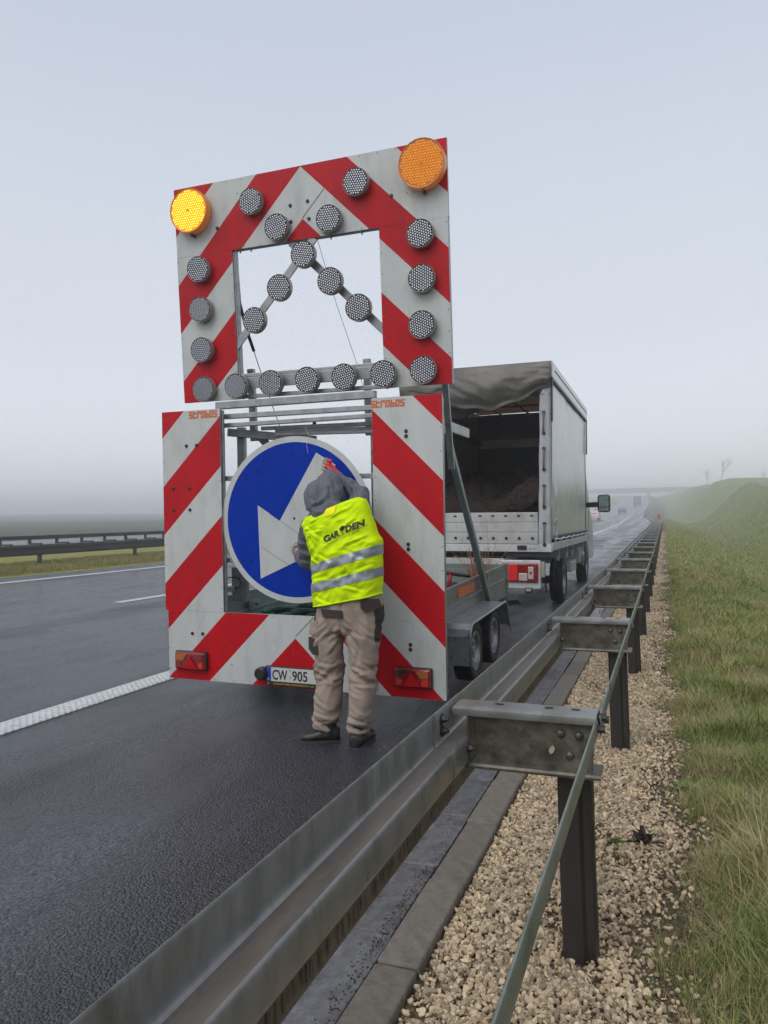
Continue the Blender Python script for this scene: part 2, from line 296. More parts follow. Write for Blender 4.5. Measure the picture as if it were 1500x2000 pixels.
# ------------------------------------------------------------------ mesh helpers
class MB:
    def __init__(s): s.v = []; s.f = []; s.m = []
    def add(s, vs, fs, m=0):
        n = len(s.v); s.v += [tuple(p) for p in vs]; s.f += [tuple(i + n for i in f) for f in fs]
        s.m += ([m] * len(fs)) if isinstance(m, int) else list(m)
        return s
    def box(s, x0, x1, y0, y1, z0, z1, m=0, M=None):
        vs = [Vector((x, y, z)) for x in (x0, x1) for y in (y0, y1) for z in (z0, z1)]
        if M: vs = [M @ p for p in vs]
        return s.add(vs, [(0, 1, 3, 2), (4, 6, 7, 5), (0, 4, 5, 1), (2, 3, 7, 6), (0, 2, 6, 4), (1, 5, 7, 3)], m)
    def bar(s, p, q, w, h, m=0, up=(0, 0, 1)):
        p, q = Vector(p), Vector(q); d = (q - p).normalized(); up = Vector(up)
        if abs(d.dot(up)) > .98: up = Vector((0, 1, 0))
        a = d.cross(up).normalized(); b = a.cross(d).normalized()
        vs = [c + a * (sx * w / 2) + b * (sy * h / 2) for c in (p, q) for sx, sy in ((-1, -1), (1, -1), (1, 1), (-1, 1))]
        return s.add(vs, [(3, 2, 1, 0), (4, 5, 6, 7), (0, 1, 5, 4), (1, 2, 6, 5), (2, 3, 7, 6), (3, 0, 4, 7)], m)
    def loft(s, rings, m=0, caps=True, closed=True):
        n = len(rings[0]); vs = [p for r in rings for p in r]; fs = []
        for i in range(len(rings) - 1):
            for j in range(n if closed else n - 1):
                k = (j + 1) % n
                fs.append((i * n + j, i * n + k, (i + 1) * n + k, (i + 1) * n + j))
        if caps and closed:
            fs.append(tuple(range(n - 1, -1, -1))); fs.append(tuple((len(rings) - 1) * n + j for j in range(n)))
        return s.add(vs, fs, m)
    def tube(s, pts, rad, n=8, m=0, caps=True, up=None, sq=None):
        pts = [Vector(p) for p in pts]
        if not isinstance(rad, (list, tuple)): rad = [rad] * len(pts)
        rings = []; a = None
        for i, p in enumerate(pts):
            d = (pts[min(i + 1, len(pts) - 1)] - pts[max(i - 1, 0)]).normalized()
            if a is None:
                u = Vector(up) if up else (Vector((0, 0, 1)) if abs(d.z) < .9 else Vector((0, 1, 0)))
                a = d.cross(u).normalized()
            a = (a - d * a.dot(d)).normalized(); b = d.cross(a)
            r = rad[i]; ra, rb = (r if isinstance(r, (list, tuple)) else (r, r))
            rings.append([p + a * (ra * cos(2 * pi * j / n)) + b * (rb * sin(2 * pi * j / n)) for j in range(n)])
        return s.loft(rings, m, caps)
    def disc(s, c, ax, r, h, n=16, m=0, r2=None):
        c = Vector(c); ax = Vector(ax).normalized()
        return s.tube([c, c + ax * h], [r, r if r2 is None else r2], n, m)
    def prism(s, poly, y0, y1, m=0, plane='xz'):
        """2D polygon extruded: plane xz -> depth y, yz -> depth x"""
        f = {'xz': lambda a, b, d: (a, d, b), 'yz': lambda a, b, d: (d, a, b), 'xy': lambda a, b, d: (a, b, d)}[plane]
        return s.loft([[f(a, b, y0) for a, b in poly], [f(a, b, y1) for a, b in poly]], m)
    def dome(s, c, ax, r, h=None, n=8, m=0):
        c = Vector(c); ax = Vector(ax).normalized(); h = h or r
        return s.tube([c, c + ax * h * .5, c + ax * h * .85, c + ax * h], [r, r * .87, r * .53, r * .12], n, m)
    def build(s, name, mats, parent=None, smooth=False, bevel=0, loc=None, rot=None, kind=None, fixn=True):
        me = bpy.data.meshes.new(name); me.from_pydata([tuple(p) for p in s.v], [], s.f)
        mats = mats if isinstance(mats, (list, tuple)) else [mats]
        for m in mats: me.materials.append(m)
        me.polygons.foreach_set('material_index', s.m)
        if fixn:
            b = bmesh.new(); b.from_mesh(me); bmesh.ops.recalc_face_normals(b, faces=b.faces); b.to_mesh(me); b.free()
        if smooth: me.polygons.foreach_set('use_smooth', [True] * len(me.polygons))
        me.update()
        o = bpy.data.objects.new(name, me); COL.objects.link(o)
        if parent: o.parent = parent
        if loc is not None: o.location = loc
        if rot is not None: o.rotation_euler = rot
        if bevel:
            bv = o.modifiers.new('bevel', 'BEVEL'); bv.width = bevel; bv.segments = 2; bv.limit_method = 'ANGLE'; bv.angle_limit = radians(40)
            bv.harden_normals = False
        if smooth == 'auto':
            es = o.modifiers.new('split', 'EDGE_SPLIT'); es.split_angle = radians(42)
        if kind: o['kind'] = kind
        return o

def empty(name, loc=(0, 0, 0), rot=(0, 0, 0), **props):
    o = bpy.data.objects.new(name, None); COL.objects.link(o); o.location = loc; o.rotation_euler = rot
    o.empty_display_size = .2
    for k, v in props.items(): o[k] = v
    return o
def tag(o, label, cat, group=None):
    o['label'] = label; o['category'] = cat
    if group: o['group'] = group
    return o
def share(o, parent=None, loc=None, rot=None, scale=None):
    c = o.copy(); COL.objects.link(c); c.parent = parent
    if loc is not None: c.location = loc
    if rot is not None: c.rotation_euler = rot
    if scale is not None: c.scale = scale
    return c
def copy_tree(o, parent=None):
    c = o.copy(); COL.objects.link(c); c.parent = parent
    for ch in [k for k in bpy.data.objects if k.parent == o]: copy_tree(ch, c)
    return c

# ------------------------------------------------------------------ lie of the land
KY = [-50, 15, 56, 98, 200, 300, 360, 500, 1200]
KR = [0, 0, .24, .42, 2.4, 6.3, 9.4, 15, 30]
def rise(Y): return np.interp(Y, KY, KR)
def curve(Y): return np.interp(Y, [-50, 10, 45, 60, 98, 200, 300, 380, 1200], [0, 0, -.45, -.75, -1.6, -3.4, -3.9, -5.5, -30])
def fx(X, Y):
    """nominal cross-position X -> real X (the road bends left far away, its right kerb stays straight until 100 m)"""
    X = np.asarray(X, float); Y = np.asarray(Y, float)
    c = curve(Y); wgt = np.clip((-X - .9) / 3.1, 0, 1)
    far = np.clip((Y - 95) / 60, 0, 1)
    return X + c * np.maximum(wgt, far)
def cross(X):
    return np.interp(X, [-400, -60, -40, -37, -24, -22, -16.1, -13.6, -1.45, -.95, -.8], [7.5, .75, .35, .4, .42, .3, .30, .235, .012, 0, 0])
def lawn(X, Y):
    """right of the kerb: verge, ditch, embankment"""
    s = np.interp(X, [-.7, .8, 1.4, 2.2, 3.2, 4.2, 5.0, 7.0, 8.5], [0, 0, -.10, -.38, -.82, -1.14, -1.15, -.75, -.6])
    crest = np.interp(Y, [-20, 40, 111, 215, 480, 700, 1200], [2.4, 3.8, 6.0, 9.4, 16.4, 20, 32]) - rise(Y)
    k = np.clip((X - 6.2) / 8.5, 0, 1); k = k * k * (3 - 2 * k)
    up = (crest + .7) * k
    dn = -np.clip((X - 24) / 40, 0, 1) * 2
    return s + up + dn
def wob(X, Y, f, a):
    return a * (np.sin(X * f * 1.3 + 1.7 * np.sin(Y * f * .7)) * np.sin(Y * f + 1.1 * np.sin(X * f * .9 + 2)))
def ground_right(X, Y):
    X = np.asarray(X, float); Y = np.asarray(Y, float)
    k = np.clip((X - 1.0) / 4, 0, 1)
    return rise(Y) + lawn(X, Y) + k * (wob(X, Y, .8, .05) + wob(X, Y, .21, .22) + wob(X + 9, Y, .09, .45) * np.clip((X - 6) / 4, 0, 1) + wob(X + 30, Y + 11, .045, .9) * np.clip((X - 8) / 5, 0, 1)) + np.clip((X - .1) / .5, 0, 1) * wob(X, Y, 5.1, .012)
def zroad(X, Y):
    wl = np.clip((np.asarray(X, float) + 140) / 90, 0, 1)
    return cross(X) + rise(Y) * (.25 + .75 * wl)

def sheet(name, xs, ys, zf, m, xf=None, dz=0.0, parent=None, kind='structure'):
    X, Y = np.meshgrid(np.array(xs, float), np.array(ys, float)); Z = zf(X, Y) + dz
    XX = xf(X, Y) if xf else X
    v = np.stack([XX, Y, Z], -1).reshape(-1, 3); nx = len(xs); ny = len(ys)
    i = np.arange((ny - 1) * nx).reshape(ny - 1, nx)[:, :-1].ravel()
    f = np.stack([i, i + 1, i + nx + 1, i + nx], -1)
    me = bpy.data.meshes.new(name); me.from_pydata(v.tolist(), [], f.tolist()); me.materials.append(m)
    me.polygons.foreach_set('use_smooth', [True] * len(me.polygons)); me.update()
    o = bpy.data.objects.new(name, me); COL.objects.link(o)
    if parent: o.parent = parent
    elif kind: o['kind'] = kind
    return o

YS = list(np.arange(-8, 16, 1.0)) + list(np.arange(16, 60, 2.0)) + list(np.arange(60, 200, 5.0)) + list(np.arange(200, 420, 10.0)) + [450, 500, 560, 620]
# base ground, left side
ground = sheet('ground', [-1400, -900, -600, -400, -300, -220, -160, -120, -90, -70, -55, -45, -40, -37, -24, -22, -20, -18, -16.1, -15, -13.6, -8, -4, -1.5, -.72], [-60, -30] + YS, zroad, field_turf, fx, -.06)
median = sheet('median_strip', [-22.5, -22, -20, -18.5, -16.1, -14.8, -13.62], YS, zroad, median_turf, fx, .0)
road = sheet('road', [-13.65, -12.5, -11, -8, -6, -4, -3, -2, -1.45], YS, zroad, MATS['asphalt'], fx, 0)
opp = sheet('opposite_carriageway', [-36.5, -30, -22.4], YS, zroad, MATS['asphalt'], fx, .01)
verge = sheet('grass_verge_ground', [-.72, -.6, -.4, -.2, 0, .15, .3, .45, .6, .8, 1.0, 1.25, 1.5, 1.8, 2.1, 2.4, 2.7, 3, 3.4, 3.8, 4.2, 4.6, 5, 5.5, 6, 6.5, 7, 7.5, 8, 8.5, 9, 9.6, 10.3, 11.5, 13, 16, 22, 30, 45, 70, 120, 300, 900],
              [-60, -30] + sorted(set(YS + list(np.arange(-2, 16, .5)))), ground_right, hill_turf, fx, -.004)

def line(name, x0, x1, y0, y1, dz=.004, step=2.0, m=None):
    ys = list(np.arange(y0, y1, step if y0 < 60 else 6)) + [y1]
    return sheet(name, [x0, x1], ys, zroad, m or paint_white, fx, dz, parent=road)
line('edge_line', -12.74, -12.52, -8, 420)
k_ = 9.45 - 12.0 * 1
n_ = 0
while k_ < 330:
    line('lane_dash', -8.20, -8.03, k_, k_ + 6.5, step=1.5)
    k_ += 12.0
# structured (profiled) edge line of the hard shoulder: a rib pattern standing on a thin base
line('shoulder_line', -4.12, -3.885, -8, 420, .003)
rb = MB()
for i in range(int(30 / .055)):
    y = -2 + i * .055
    xx = float(fx(-4.0, y)) + 4.0; z = float(zroad(-4.0, y)) + .003
    for k in range(5):
        x = -4.115 + k * .046 + xx; yy = y + k * .011
        rb.add([(x, yy, z), (x + .042, yy + .01, z), (x + .042, yy + .040, z), (x, yy + .03, z),
                (x + .006, yy + .006, z + .006), (x + .036, yy + .013, z + .006), (x + .036, yy + .034, z + .006), (x + .006, yy + .026, z + .006)],
               [(0, 1, 5, 4), (1, 2, 6, 5), (2, 3, 7, 6), (3, 0, 4, 7), (4, 5, 6, 7)])
o = rb.build('line_ribs', paint_white, road, kind='stuff', fixn=False)

# ------------------------------------------------------------------ gutter slabs and kerb stones
gut = sheet('gutter', [-1.46, -.83], YS[:60], lambda X, Y: rise(Y) + 0 * X, soil, None, -.012)
kerb = sheet('kerb', [-.84, -.70], YS[:60], lambda X, Y: rise(Y) + 0 * X, soil, None, -.008)
s0 = MB().box(-.30, .30, -.247, .247, -.06, 0); slab = s0.build('gutter_slab', slabm, gut, bevel=.006)
k0 = MB().box(-.066, .066, -.268, .268, -.12, 0); kst = k0.build('kerb_stone', concrete, kerb, bevel=.008)
y = 2.27 - .5 * 11; i = 0
while y < 100 and i < 215:
    o = slab if i == 0 else share(slab, gut)
    r_ = float(rise(y)); sl = float(rise(y + .25) - rise(y - .25)) / .5
    o.location = (-1.155 + random.uniform(-.004, .004), y + .25, r_ + .004 + random.uniform(-.002, .003))
    o.rotation_euler = (math.atan(sl) + random.uniform(-.004, .004), radians(-1.2) + random.uniform(-.006, .006), random.uniform(-.004, .004))
    y += .5 if y < 40 else .5; i += 1
y = 2.08 - .545 * 9; i = 0
while y < 100 and i < 200:
    o = kst if i == 0 else share(kst, kerb)
    r_ = float(rise(y)); sl = float(rise(y + .25) - rise(y - .25)) / .5
    o.location = (-.768 + random.uniform(-.004, .004), y + .2725, r_ + .035 + random.uniform(-.004, .004))
    o.rotation_euler = (math.atan(sl) + random.uniform(-.006, .006), random.uniform(-.012, .012), random.uniform(-.006, .006))
    y += .545; i += 1

# ------------------------------------------------------------------ guard rail beside the shoulder
def offset_profile(pts, th):
    """closed outline of a thin bent sheet following pts (x,z)"""
    out = []; n = len(pts)
    nr = []
    for i in range(n):
        a = Vector(pts[max(i - 1, 0)]); b = Vector(pts[min(i + 1, n - 1)]); d = (b - a).normalized()
        nr.append(Vector((-d.y, d.x)))
    return [tuple(p) for p in pts] + [tuple(Vector(pts[i]) + nr[i] * th) for i in range(n - 1, -1, -1)]
PROF = [(-.661, .770), (-.655, .774), (-.652, .768), (-.654, .70), (-.652, .686), (-.646, .679), (-.606, .679), (-.596, .676), (-.591, .668),
        (-.589, .655), (-.589, .605), (-.592, .594), (-.60, .585), (-.644, .558), (-.652, .548), (-.654, .535), (-.654, .462), (-.661, .456)]
def rail_section(y0, y1, off, parent):
    pr = [(x + off, z + off * .4) for x, z in PROF]
    ol = offset_profile(pr, -.004)
    ys = [y0] + [y for y in np.arange(math.ceil(y0 / 2.2) * 2.2, y1, 2.2) if y0 < y < y1] + [y1]
    mb = MB(); n = len(ol)
    rings = [[(x, y, z + float(rise(y))) for x, z in ol] for y in ys]
    mb.loft(rings)
    # ledge faces carry grime
    for fi, f in enumerate(mb.f):
        if len(f) == 4:
            j = min(f) % n
            if j in (5, 6, 14, 15): mb.m[fi] = 1
    o = mb.build('rail_beam', [rail_steel, grime], parent, smooth=True)
    es = o.modifiers.new('split', 'EDGE_SPLIT'); es.split_angle = radians(50)
    return o
GY0 = 2.29 - 2.2 * 2
NSP = 45
gr = empty('guard_rail', (-.42, 2.3, 0)); gr.location = (0, 0, 0)
tag(gr, 'long galvanised steel guard rail on posts between the hard shoulder and the gravel strip', 'guard rail')
cuts = [-3.0, 2.10] + [2.10 + 4.4 * i for i in range(1, 22)]
for i in range(len(cuts) - 1):
    rail_section(cuts[i] - (.0 if i == 0 else 0), cuts[i + 1] + (.30 if i + 1 < len(cuts) - 1 else 0), .0035 * (i % 2), gr)
# drip stains left on the lower flange of the nearer beams
st = MB()
yy = .2
while yy < 12:
    wd = random.uniform(.003, .013)
    if random.random() < .82:
        z1 = .512 - random.uniform(0, .012); z0 = .47 + random.uniform(0, .015)
        x = -.6505 + .0035 * (1 if any(cuts[i] < yy < cuts[i + 1] and i % 2 for i in range(len(cuts) - 1)) else 0)
        st.add([(x, yy, z0), (x, yy + wd, z0 - .003), (x, yy + wd, z1), (x, yy, z1 + .004)], [(0, 1, 2, 3)])
    yy += wd + random.uniform(.003, .020) * (1 + yy * .08)
st.build('drip_stains', stain, gr, kind='stuff')

# spacer: C-shaped arm with rolled flanges, web plate, bolts
def spacer_mesh(near):
    mb = MB()
    top = [(0, .000), (.004, .010), (.014, .016), (.075, .016), (.085, .010), (.088, .0), (.084, .0), (.074, .008), (.016, .008), (.008, .002)]
    # top flange: runs across (x) with a rolled front lip
    rings = []
    for x, sc_ in ((-.646, .35), (-.640, .75), (-.63, 1.0), (-.2, 1.0)):
        rings.append([(x, .03 + (y - .03) * (.6 + .4 * sc_) - .0, .748 + (z - .004) * sc_ * 1.1) for y, z in
                      [(-.004, .002), (-.002, .013), (.006, .019), (.03, .020), (.092, .020), (.099, .014), (.098, .0), (.090, .010), (.03, .011), (.010, .009), (.004, -.004), (-.002, -.006)]])
    mb.loft(rings, 0)
    # web
    mb.add([(-.583, .022, .748), (-.205, .022, .748), (-.215, .022, .592), (-.567, .022, .592),
            (-.583, .028, .748), (-.205, .028, .748), (-.215, .028, .592), (-.567, .028, .592)],
           [(0, 1, 2, 3), (7, 6, 5, 4), (0, 4, 5, 1), (1, 5, 6, 2), (2, 6, 7, 3), (3, 7, 4, 0)], 1)
    # bottom flange with lip
    mb.loft([[(x, y, z) for y, z in [(-.004, .576), (-.006, .584), (-.002, .591), (.03, .594), (.095, .594), (.098, .588), (.094, .586), (.03, .586), (.004, .582), (.002, .574)]] for x in (-.60, -.19)], 1)
    # plate against the beam
    mb.box(-.590, -.583, -.012, .075, .60, .74, 1)
    return mb
sp0 = spacer_mesh(True).build('spacer', [galv, galv_web], gr, smooth=True)
sp0.modifiers.new('split', 'EDGE_SPLIT').split_angle = radians(35)
bolt0 = MB().dome((0, 0, 0), (0, -1, 0), .0145, .011, 10).build('bolt', galv_web, sp0, smooth=True)
hexb = MB().disc((0, 0, 0), (1, 0, 0), .018, .003, 12, 0).disc((.003, 0, 0), (1, 0, 0), .0115, .010, 6, 0).disc((.013, 0, 0), (1, 0, 0), .007, .008, 8, 0)
hexo = hexb.build('hex_bolt', galv_dark, sp0)
slot0 = MB().loft([[(.014 * cos(a) * (1 if abs(cos(a)) < 2 else 1), .006 * sin(a), z) for a in [2 * pi * j / 10 for j in range(10)]] for z in (0, .0015)]).build('slot_hole', black_pl, sp0)
post_prof = [(-.325, .07), (-.325, .008), (-.318, .0), (-.262, .0), (-.252, .012), (-.236, .012), (-.227, .006), (-.222, .016), (-.222, .07),
             (-.228, .07), (-.228, .022), (-.262, .020), (-.266, .006), (-.316, .006), (-.319, .07)]
pm = MB().loft([[(x + .004 * (z < .3), y, z) for x, y in post_prof] for z in (-.5, .0, .3, .60)])
post0 = pm.build('post', galv_dark, gr, smooth=True); post0.modifiers.new('split', 'EDGE_SPLIT').split_angle = radians(40)
for k in range(NSP):
    y = GY0 + 2.2 * k
    if y > 97: break
    rz = float(rise(y)); jit = random.uniform(-.03, .03)
    s_ = sp0 if k == 0 else share(sp0, gr)
    s_.location = (0, y - .02, rz + random.uniform(-.004, .004)); s_.rotation_euler = (0, 0, random.uniform(-.006, .006))
    p_ = post0 if k == 0 else share(post0, gr)
    p_.location = (.003 + random.uniform(-.003, .003), y + .03, rz); p_.rotation_euler = (random.uniform(-.006, .006), radians(-.5) + random.uniform(-.004, .004), 0)
    if k <= 12:
        for n_, (bx, bz) in enumerate([(-.307, .700), (-.253, .697), (-.281, .636)]):
            b_ = bolt0 if (k == 0 and n_ == 0) else share(bolt0, s_)
            b_.location = (bx, .022, bz)
        for n_, (bx, by, bz) in enumerate([(-.649, -.09, .745), (-.649, -.085, .708), (-.585, -.02, .642)]):
            b_ = hexo if (k == 0 and n_ == 0) else share(hexo, s_)
            b_.location = (bx + .001, by, bz)
        for n_, bx in enumerate((-.50, -.345, -.265)):
            b_ = slot0 if (k == 0 and n_ == 0) else share(slot0, s_)
            b_.location = (bx, .055, .7672)
# rear hand strip with joints
HB = [(-.2035, .744), (-.2010, .747), (-.1985, .744), (-.1965, .735), (-.1950, .72), (-.1955, .700), (-.198, .694), (-.2005, .697), (-.1985, .72), (-.2005, .738)]
yy = -3.2; i = 0
hs = [-3.2] + [2.42 + 4.4 * j for j in range(22)]
for i in range(len(hs) - 1):
    ys = [hs[i]] + [y for y in (GY0 + 2.2 * k for k in range(NSP)) if hs[i] < y < hs[i + 1]] + [hs[i + 1] + .12]
    MB().loft([[(x + .004 * (i % 2) - .004, y, z + float(rise(y))) for x, z in HB] for y in ys]).build('rear_strip', galv_hand, gr, smooth=True)
nut = MB().disc((-.212, 0, .72), (1, 0, 0), .012, .034, 8).disc((-.212, 0, .72), (1, 0, 0), .009, -.01, 6)
n0 = nut.build('strip_bolt', galv_dark, gr)
for i, y in enumerate([2.30, 2.36, 2.46, 4.49, 4.55, 6.69, 6.86, 8.9, 11.1, 13.3, .09]):
    o = n0 if i == 0 else share(n0, gr)
    o.location = (0, y, (.02 if i == 1 else -.012 if i == 2 else 0))
MB().loft([[(x * 1.0 + .0045, y, .72 + (z - .72) * 1.12) for x, z in HB] for y in (2.33, 2.50)]).build('joint_sleeve', galv_hand, gr, smooth=True)
# a square bracket loop on the third spacer
MB().tube([(-.648, 6.33, .74), (-.648, 6.33, .69), (-.60, 6.34, .675), (-.575, 6.37, .64), (-.575, 6.37, .60)], .004, 6).build('wire_loop', galv_dark, gr)
o = MB().add([(0, 0, 0), (.008, 0, .006), (.013, 0, .018), (.006, 0, .028), (-.004, 0, .018), (-.006, 0, .008)], [(0, 1, 2, 3, 4, 5)]).add(
    [(0, .0015, 0), (.008, .0015, .006), (.013, .0015, .018), (.006, .0015, .028), (-.004, .0015, .018), (-.006, .0015, .008)], [(5, 4, 3, 2, 1, 0)]).build('dry_leaf', mat('pale_leaf', (.42, .36, .27), .7), loc=(-.337, GY0 + 4.4 - .005, .636))
tag(o, 'tiny pale leaf stuck on the web plate of the nearest guard rail arm', 'leaf')

# red marker drum at the far end of the rail
md = empty('marker_drum', (-.50, 76, float(rise(76)) + .76)); tag(md, 'small red marker drum standing at the far end of the guard rail', 'marker')
MB().disc((0, 0, 0), (0, 0, 1), .15, .50, 14, 0, .13).disc((0, 0, .5), (0, 0, 1), .13, .02, 14, 0).build('body', marker_red, md, smooth=False)
MB().disc((0, 0, -.12), (0, 0, 1), .17, .12, 14).build('base', sign_white, md)
MB().disc((0, 0, .52), (0, 0, 1), .05, .08, 8).build('cap', marker_red, md)

# ------------------------------------------------------------------ median guard rail
mg = empty('median_guard_rail'); tag(mg, 'dark double guard rail standing on the grass median beyond the far lane', 'guard rail')
YM0 = 15.8 - 4.0 * 4
mdx = -16.1
def mz(y): return float(zroad(mdx, y))
MP = [(0, .37), (.05, .39), (.055, .45), (.01, .495), (.01, .55), (.055, .585), (.05, .65), (0, .67)]
for i in range(26):
    y0 = YM0 + i * 8.0; y1 = y0 + 8.05
    ol = offset_profile([(x, z) for x, z in MP], .005)
    MB().loft([[(mdx + x + float(fx(mdx, y)) - mdx, y, z + mz(y) - .1) for x, z in ol] for y in (y0, y0 + 4.0, y1)]).build('rail_beam', galv_dark, mg)
    MB().loft([[(float(fx(mdx, y)) - .38 + x, y, z + mz(y) - .1) for x, z in ((-.03, .80), (.03, .80), (.03, .905), (-.03, .905))] for y in (y0, y0 + 4.0, y1)]).build('top_rail', galv_dark, mg)
mp0 = MB().box(-.06, .0, -.055, .055, -.4, .36 + .2).build('post', galv_dark, mg)
ms0 = MB().box(-.42, -.36, -.035, .035, .28, .72).box(-.40, .04, -.03, .03, .55, .60).build('strut', galv_dark, mg)
for i in range(52):
    y = YM0 + i * 4.0; X = float(fx(mdx, y))
    o = mp0 if i == 0 else share(mp0, mg); o.location = (X, y, mz(y))
    for j in range(4):
        if y > 70 and j: break
        yy = y + j * 1.0; o = ms0 if (i == 0 and j == 0) else share(ms0, mg); o.location = (float(fx(mdx, yy)), yy, mz(yy))

# ------------------------------------------------------------------ far things: bridge, vehicles, trees, ditch slabs
br = empty('overpass_bridge', (0, 342, 0)); br.location = (0, 0, 0); tag(br, 'pale concrete overpass fading into the fog across the motorway', 'bridge')
zb = 16.9
MB().box(-170, 36, 480, 491, zb, zb + 1.5).build('deck', bridge_m, br)
MB().box(-170, 36, 479.9, 480.1, zb + 1.5, zb + 2.6).build('parapet', bridge_m, br)
for x in (-85, -58, -34, -9):
    MB().box(x - .8, x + .8, 481, 490, 6, zb).build('pier', bridge_m, br)
MB().add([(2, 482, 10), (36, 482, 10), (36, 482, zb), (9, 482, zb), (2, 489, 10), (36, 489, 10), (36, 489, zb), (9, 489, zb)],
         [(0, 1, 2, 3), (7, 6, 5, 4), (0, 3, 7, 4), (3, 2, 6, 7), (1, 5, 6, 2), (0, 4, 5, 1)]).build('abutment', bridge_m, br)

def vehicle(name, X, Y, wd, ht, ln, label, cat, bodym, lit, lorry=False):
    z = float(zroad(X, Y)); x = X
    t = empty(name, (x, Y, z)); tag(t, label, cat)
    if lorry:
        MB().box(-wd / 2, wd / 2, 0, ln, .9, ht).build('cargo_box', bodym, t, bevel=.03)
        MB().box(-wd / 2 + .1, wd / 2 - .1, ln + .2, ln + 2, .5, ht - .9).build('cab', bodym, t, bevel=.1)
        MB().box(-wd / 2 + .1, wd / 2 - .1, .02, ln, .55, .9).build('chassis', chassis_m, t)
    else:
        pr = [(0, .35), (0, .95), (.35, 1.0), (.75, ht), (ln * .55, ht), (ln * .74, 1.0), (ln * .98, .8), (ln, .35)]
        MB().prism(pr, -wd / 2, wd / 2, plane='yz').build('body', bodym, t, bevel=.08)
        MB().add([(-wd * .4, .36, 1.03), (wd * .4, .36, 1.03), (wd * .34, .70, ht - .1), (-wd * .34, .70, ht - .1)], [(0, 1, 2, 3)]).add([(-wd * .4, .38, 1.03), (wd * .4, .38, 1.03), (wd * .34, .72, ht - .1), (-wd * .34, .72, ht - .1)], [(3, 2, 1, 0)]).build('rear_window', glass_m, t)
    wr_ = .45 if lorry else .31
    for sx in (-1, 1):
        for yy in ((.9, ln - 1.2) if not lorry else (1.2, 2.4, ln + .8)):
            MB().disc((sx * (wd / 2 - .22), yy, wr_), (sx, 0, 0), wr_, .2, 14).build('wheel', rubber, t)
        MB().box(sx * (wd / 2 - .18) - .12, sx * (wd / 2 - .18) + .12, -.03, .02, .75, .92).build('tail_light', lit, t)
    return t
vehicle('distant_lorry', -9.3, 285, 2.5, 3.3, 9, 'dark box lorry far down the road just before the overpass', 'lorry', far_dark, tail_red, True)
vehicle('distant_car', -9.8, 190, 1.8, 1.45, 4.4, 'small dark car far away in the spray left of the lorry', 'car', far_body, tail_red)
vehicle('distant_car', -10.4, 118, 1.8, 1.5, 4.4, 'pale car with red tail lamps glowing seen past the truck mirror', 'car', white_body, tail_lit)
vehicle('distant_car', -15.6 - 1.2, 185, 1.8, 1.5, 4.4, 'farther pale car with one red lamp above the nearer one by the mirror', 'car', white_body, tail_lit)

def bare_tree(loc, h, seed, label, spread=.5):
    rnd = random.Random(seed); t = empty('bare_tree', loc); tag(t, label, 'tree', 'bare trees on the embankment')
    tr = MB(); cr = MB()
    def grow(p, d, l, r, lv, mb):
        q = p + d * l
        mb.tube([p, p + d * l * .5 + Vector((rnd.uniform(-.03, .03) * l, rnd.uniform(-.03, .03) * l, 0)), q], [r, r * .85, r * .7], 5)
        if lv == 0: return
        for k in range(rnd.choice((2, 3, 3))):
            dd = (d + Vector((rnd.uniform(-1, 1), rnd.uniform(-1, 1), rnd.uniform(-.2, .6))) * spread).normalized()
            grow(p + d * l * rnd.uniform(.55, 1), dd, l * rnd.uniform(.6, .8), r * .6, lv - 1, cr)
    grow(Vector((0, 0, -.3)), Vector((0, 0, 1)), h * .35, .012 * h + .04, 5, tr)
    tr.build('trunk', bark_m, t); cr.build('crown', bark_m, t)
for X, Y, h, sd_, lb in ((22, 330, 14, 3, 'tallest bare tree on the hazy embankment near the overpass'), (17, 335, 9, 5, 'small bare bush left of the tallest bare tree'),
                        (38, 330, 8, 8, 'low faint bare tree right of the tallest one on the embankment'), (46, 330, 11, 11, 'thin faint bare tree rising behind the embankment crest')):
    bare_tree((X, Y, float(ground_right(X, Y))), h, sd_, lb)

def ray_dir(px, py):
    return F + R1 * ((px - 750) / 1446.) + U1 * ((1000 - py) / 1446.)
def lay(px, py):
    d = ray_dir(px, py); t = 3.0
    while t < 400:
        p = Vector((0, 0, 1.35)) + d * t
        if p.z < float(ground_right(p.x, p.y)): return p
        t *= 1.004
    return p

# ------------------------------------------------------------------ warning trailer
TM = Matrix.Translation((-2.44, 4.65, .022)) @ Matrix.Rotation(radians(1.6), 4, 'X') @ Matrix.Rotation(radians(.6), 4, 'Y')
tr = empty('warning_trailer'); tr.matrix_world = TM
tag(tr, 'road works trailer with red and white chevron boards, round lamps and big blue arrow sign', 'trailer')

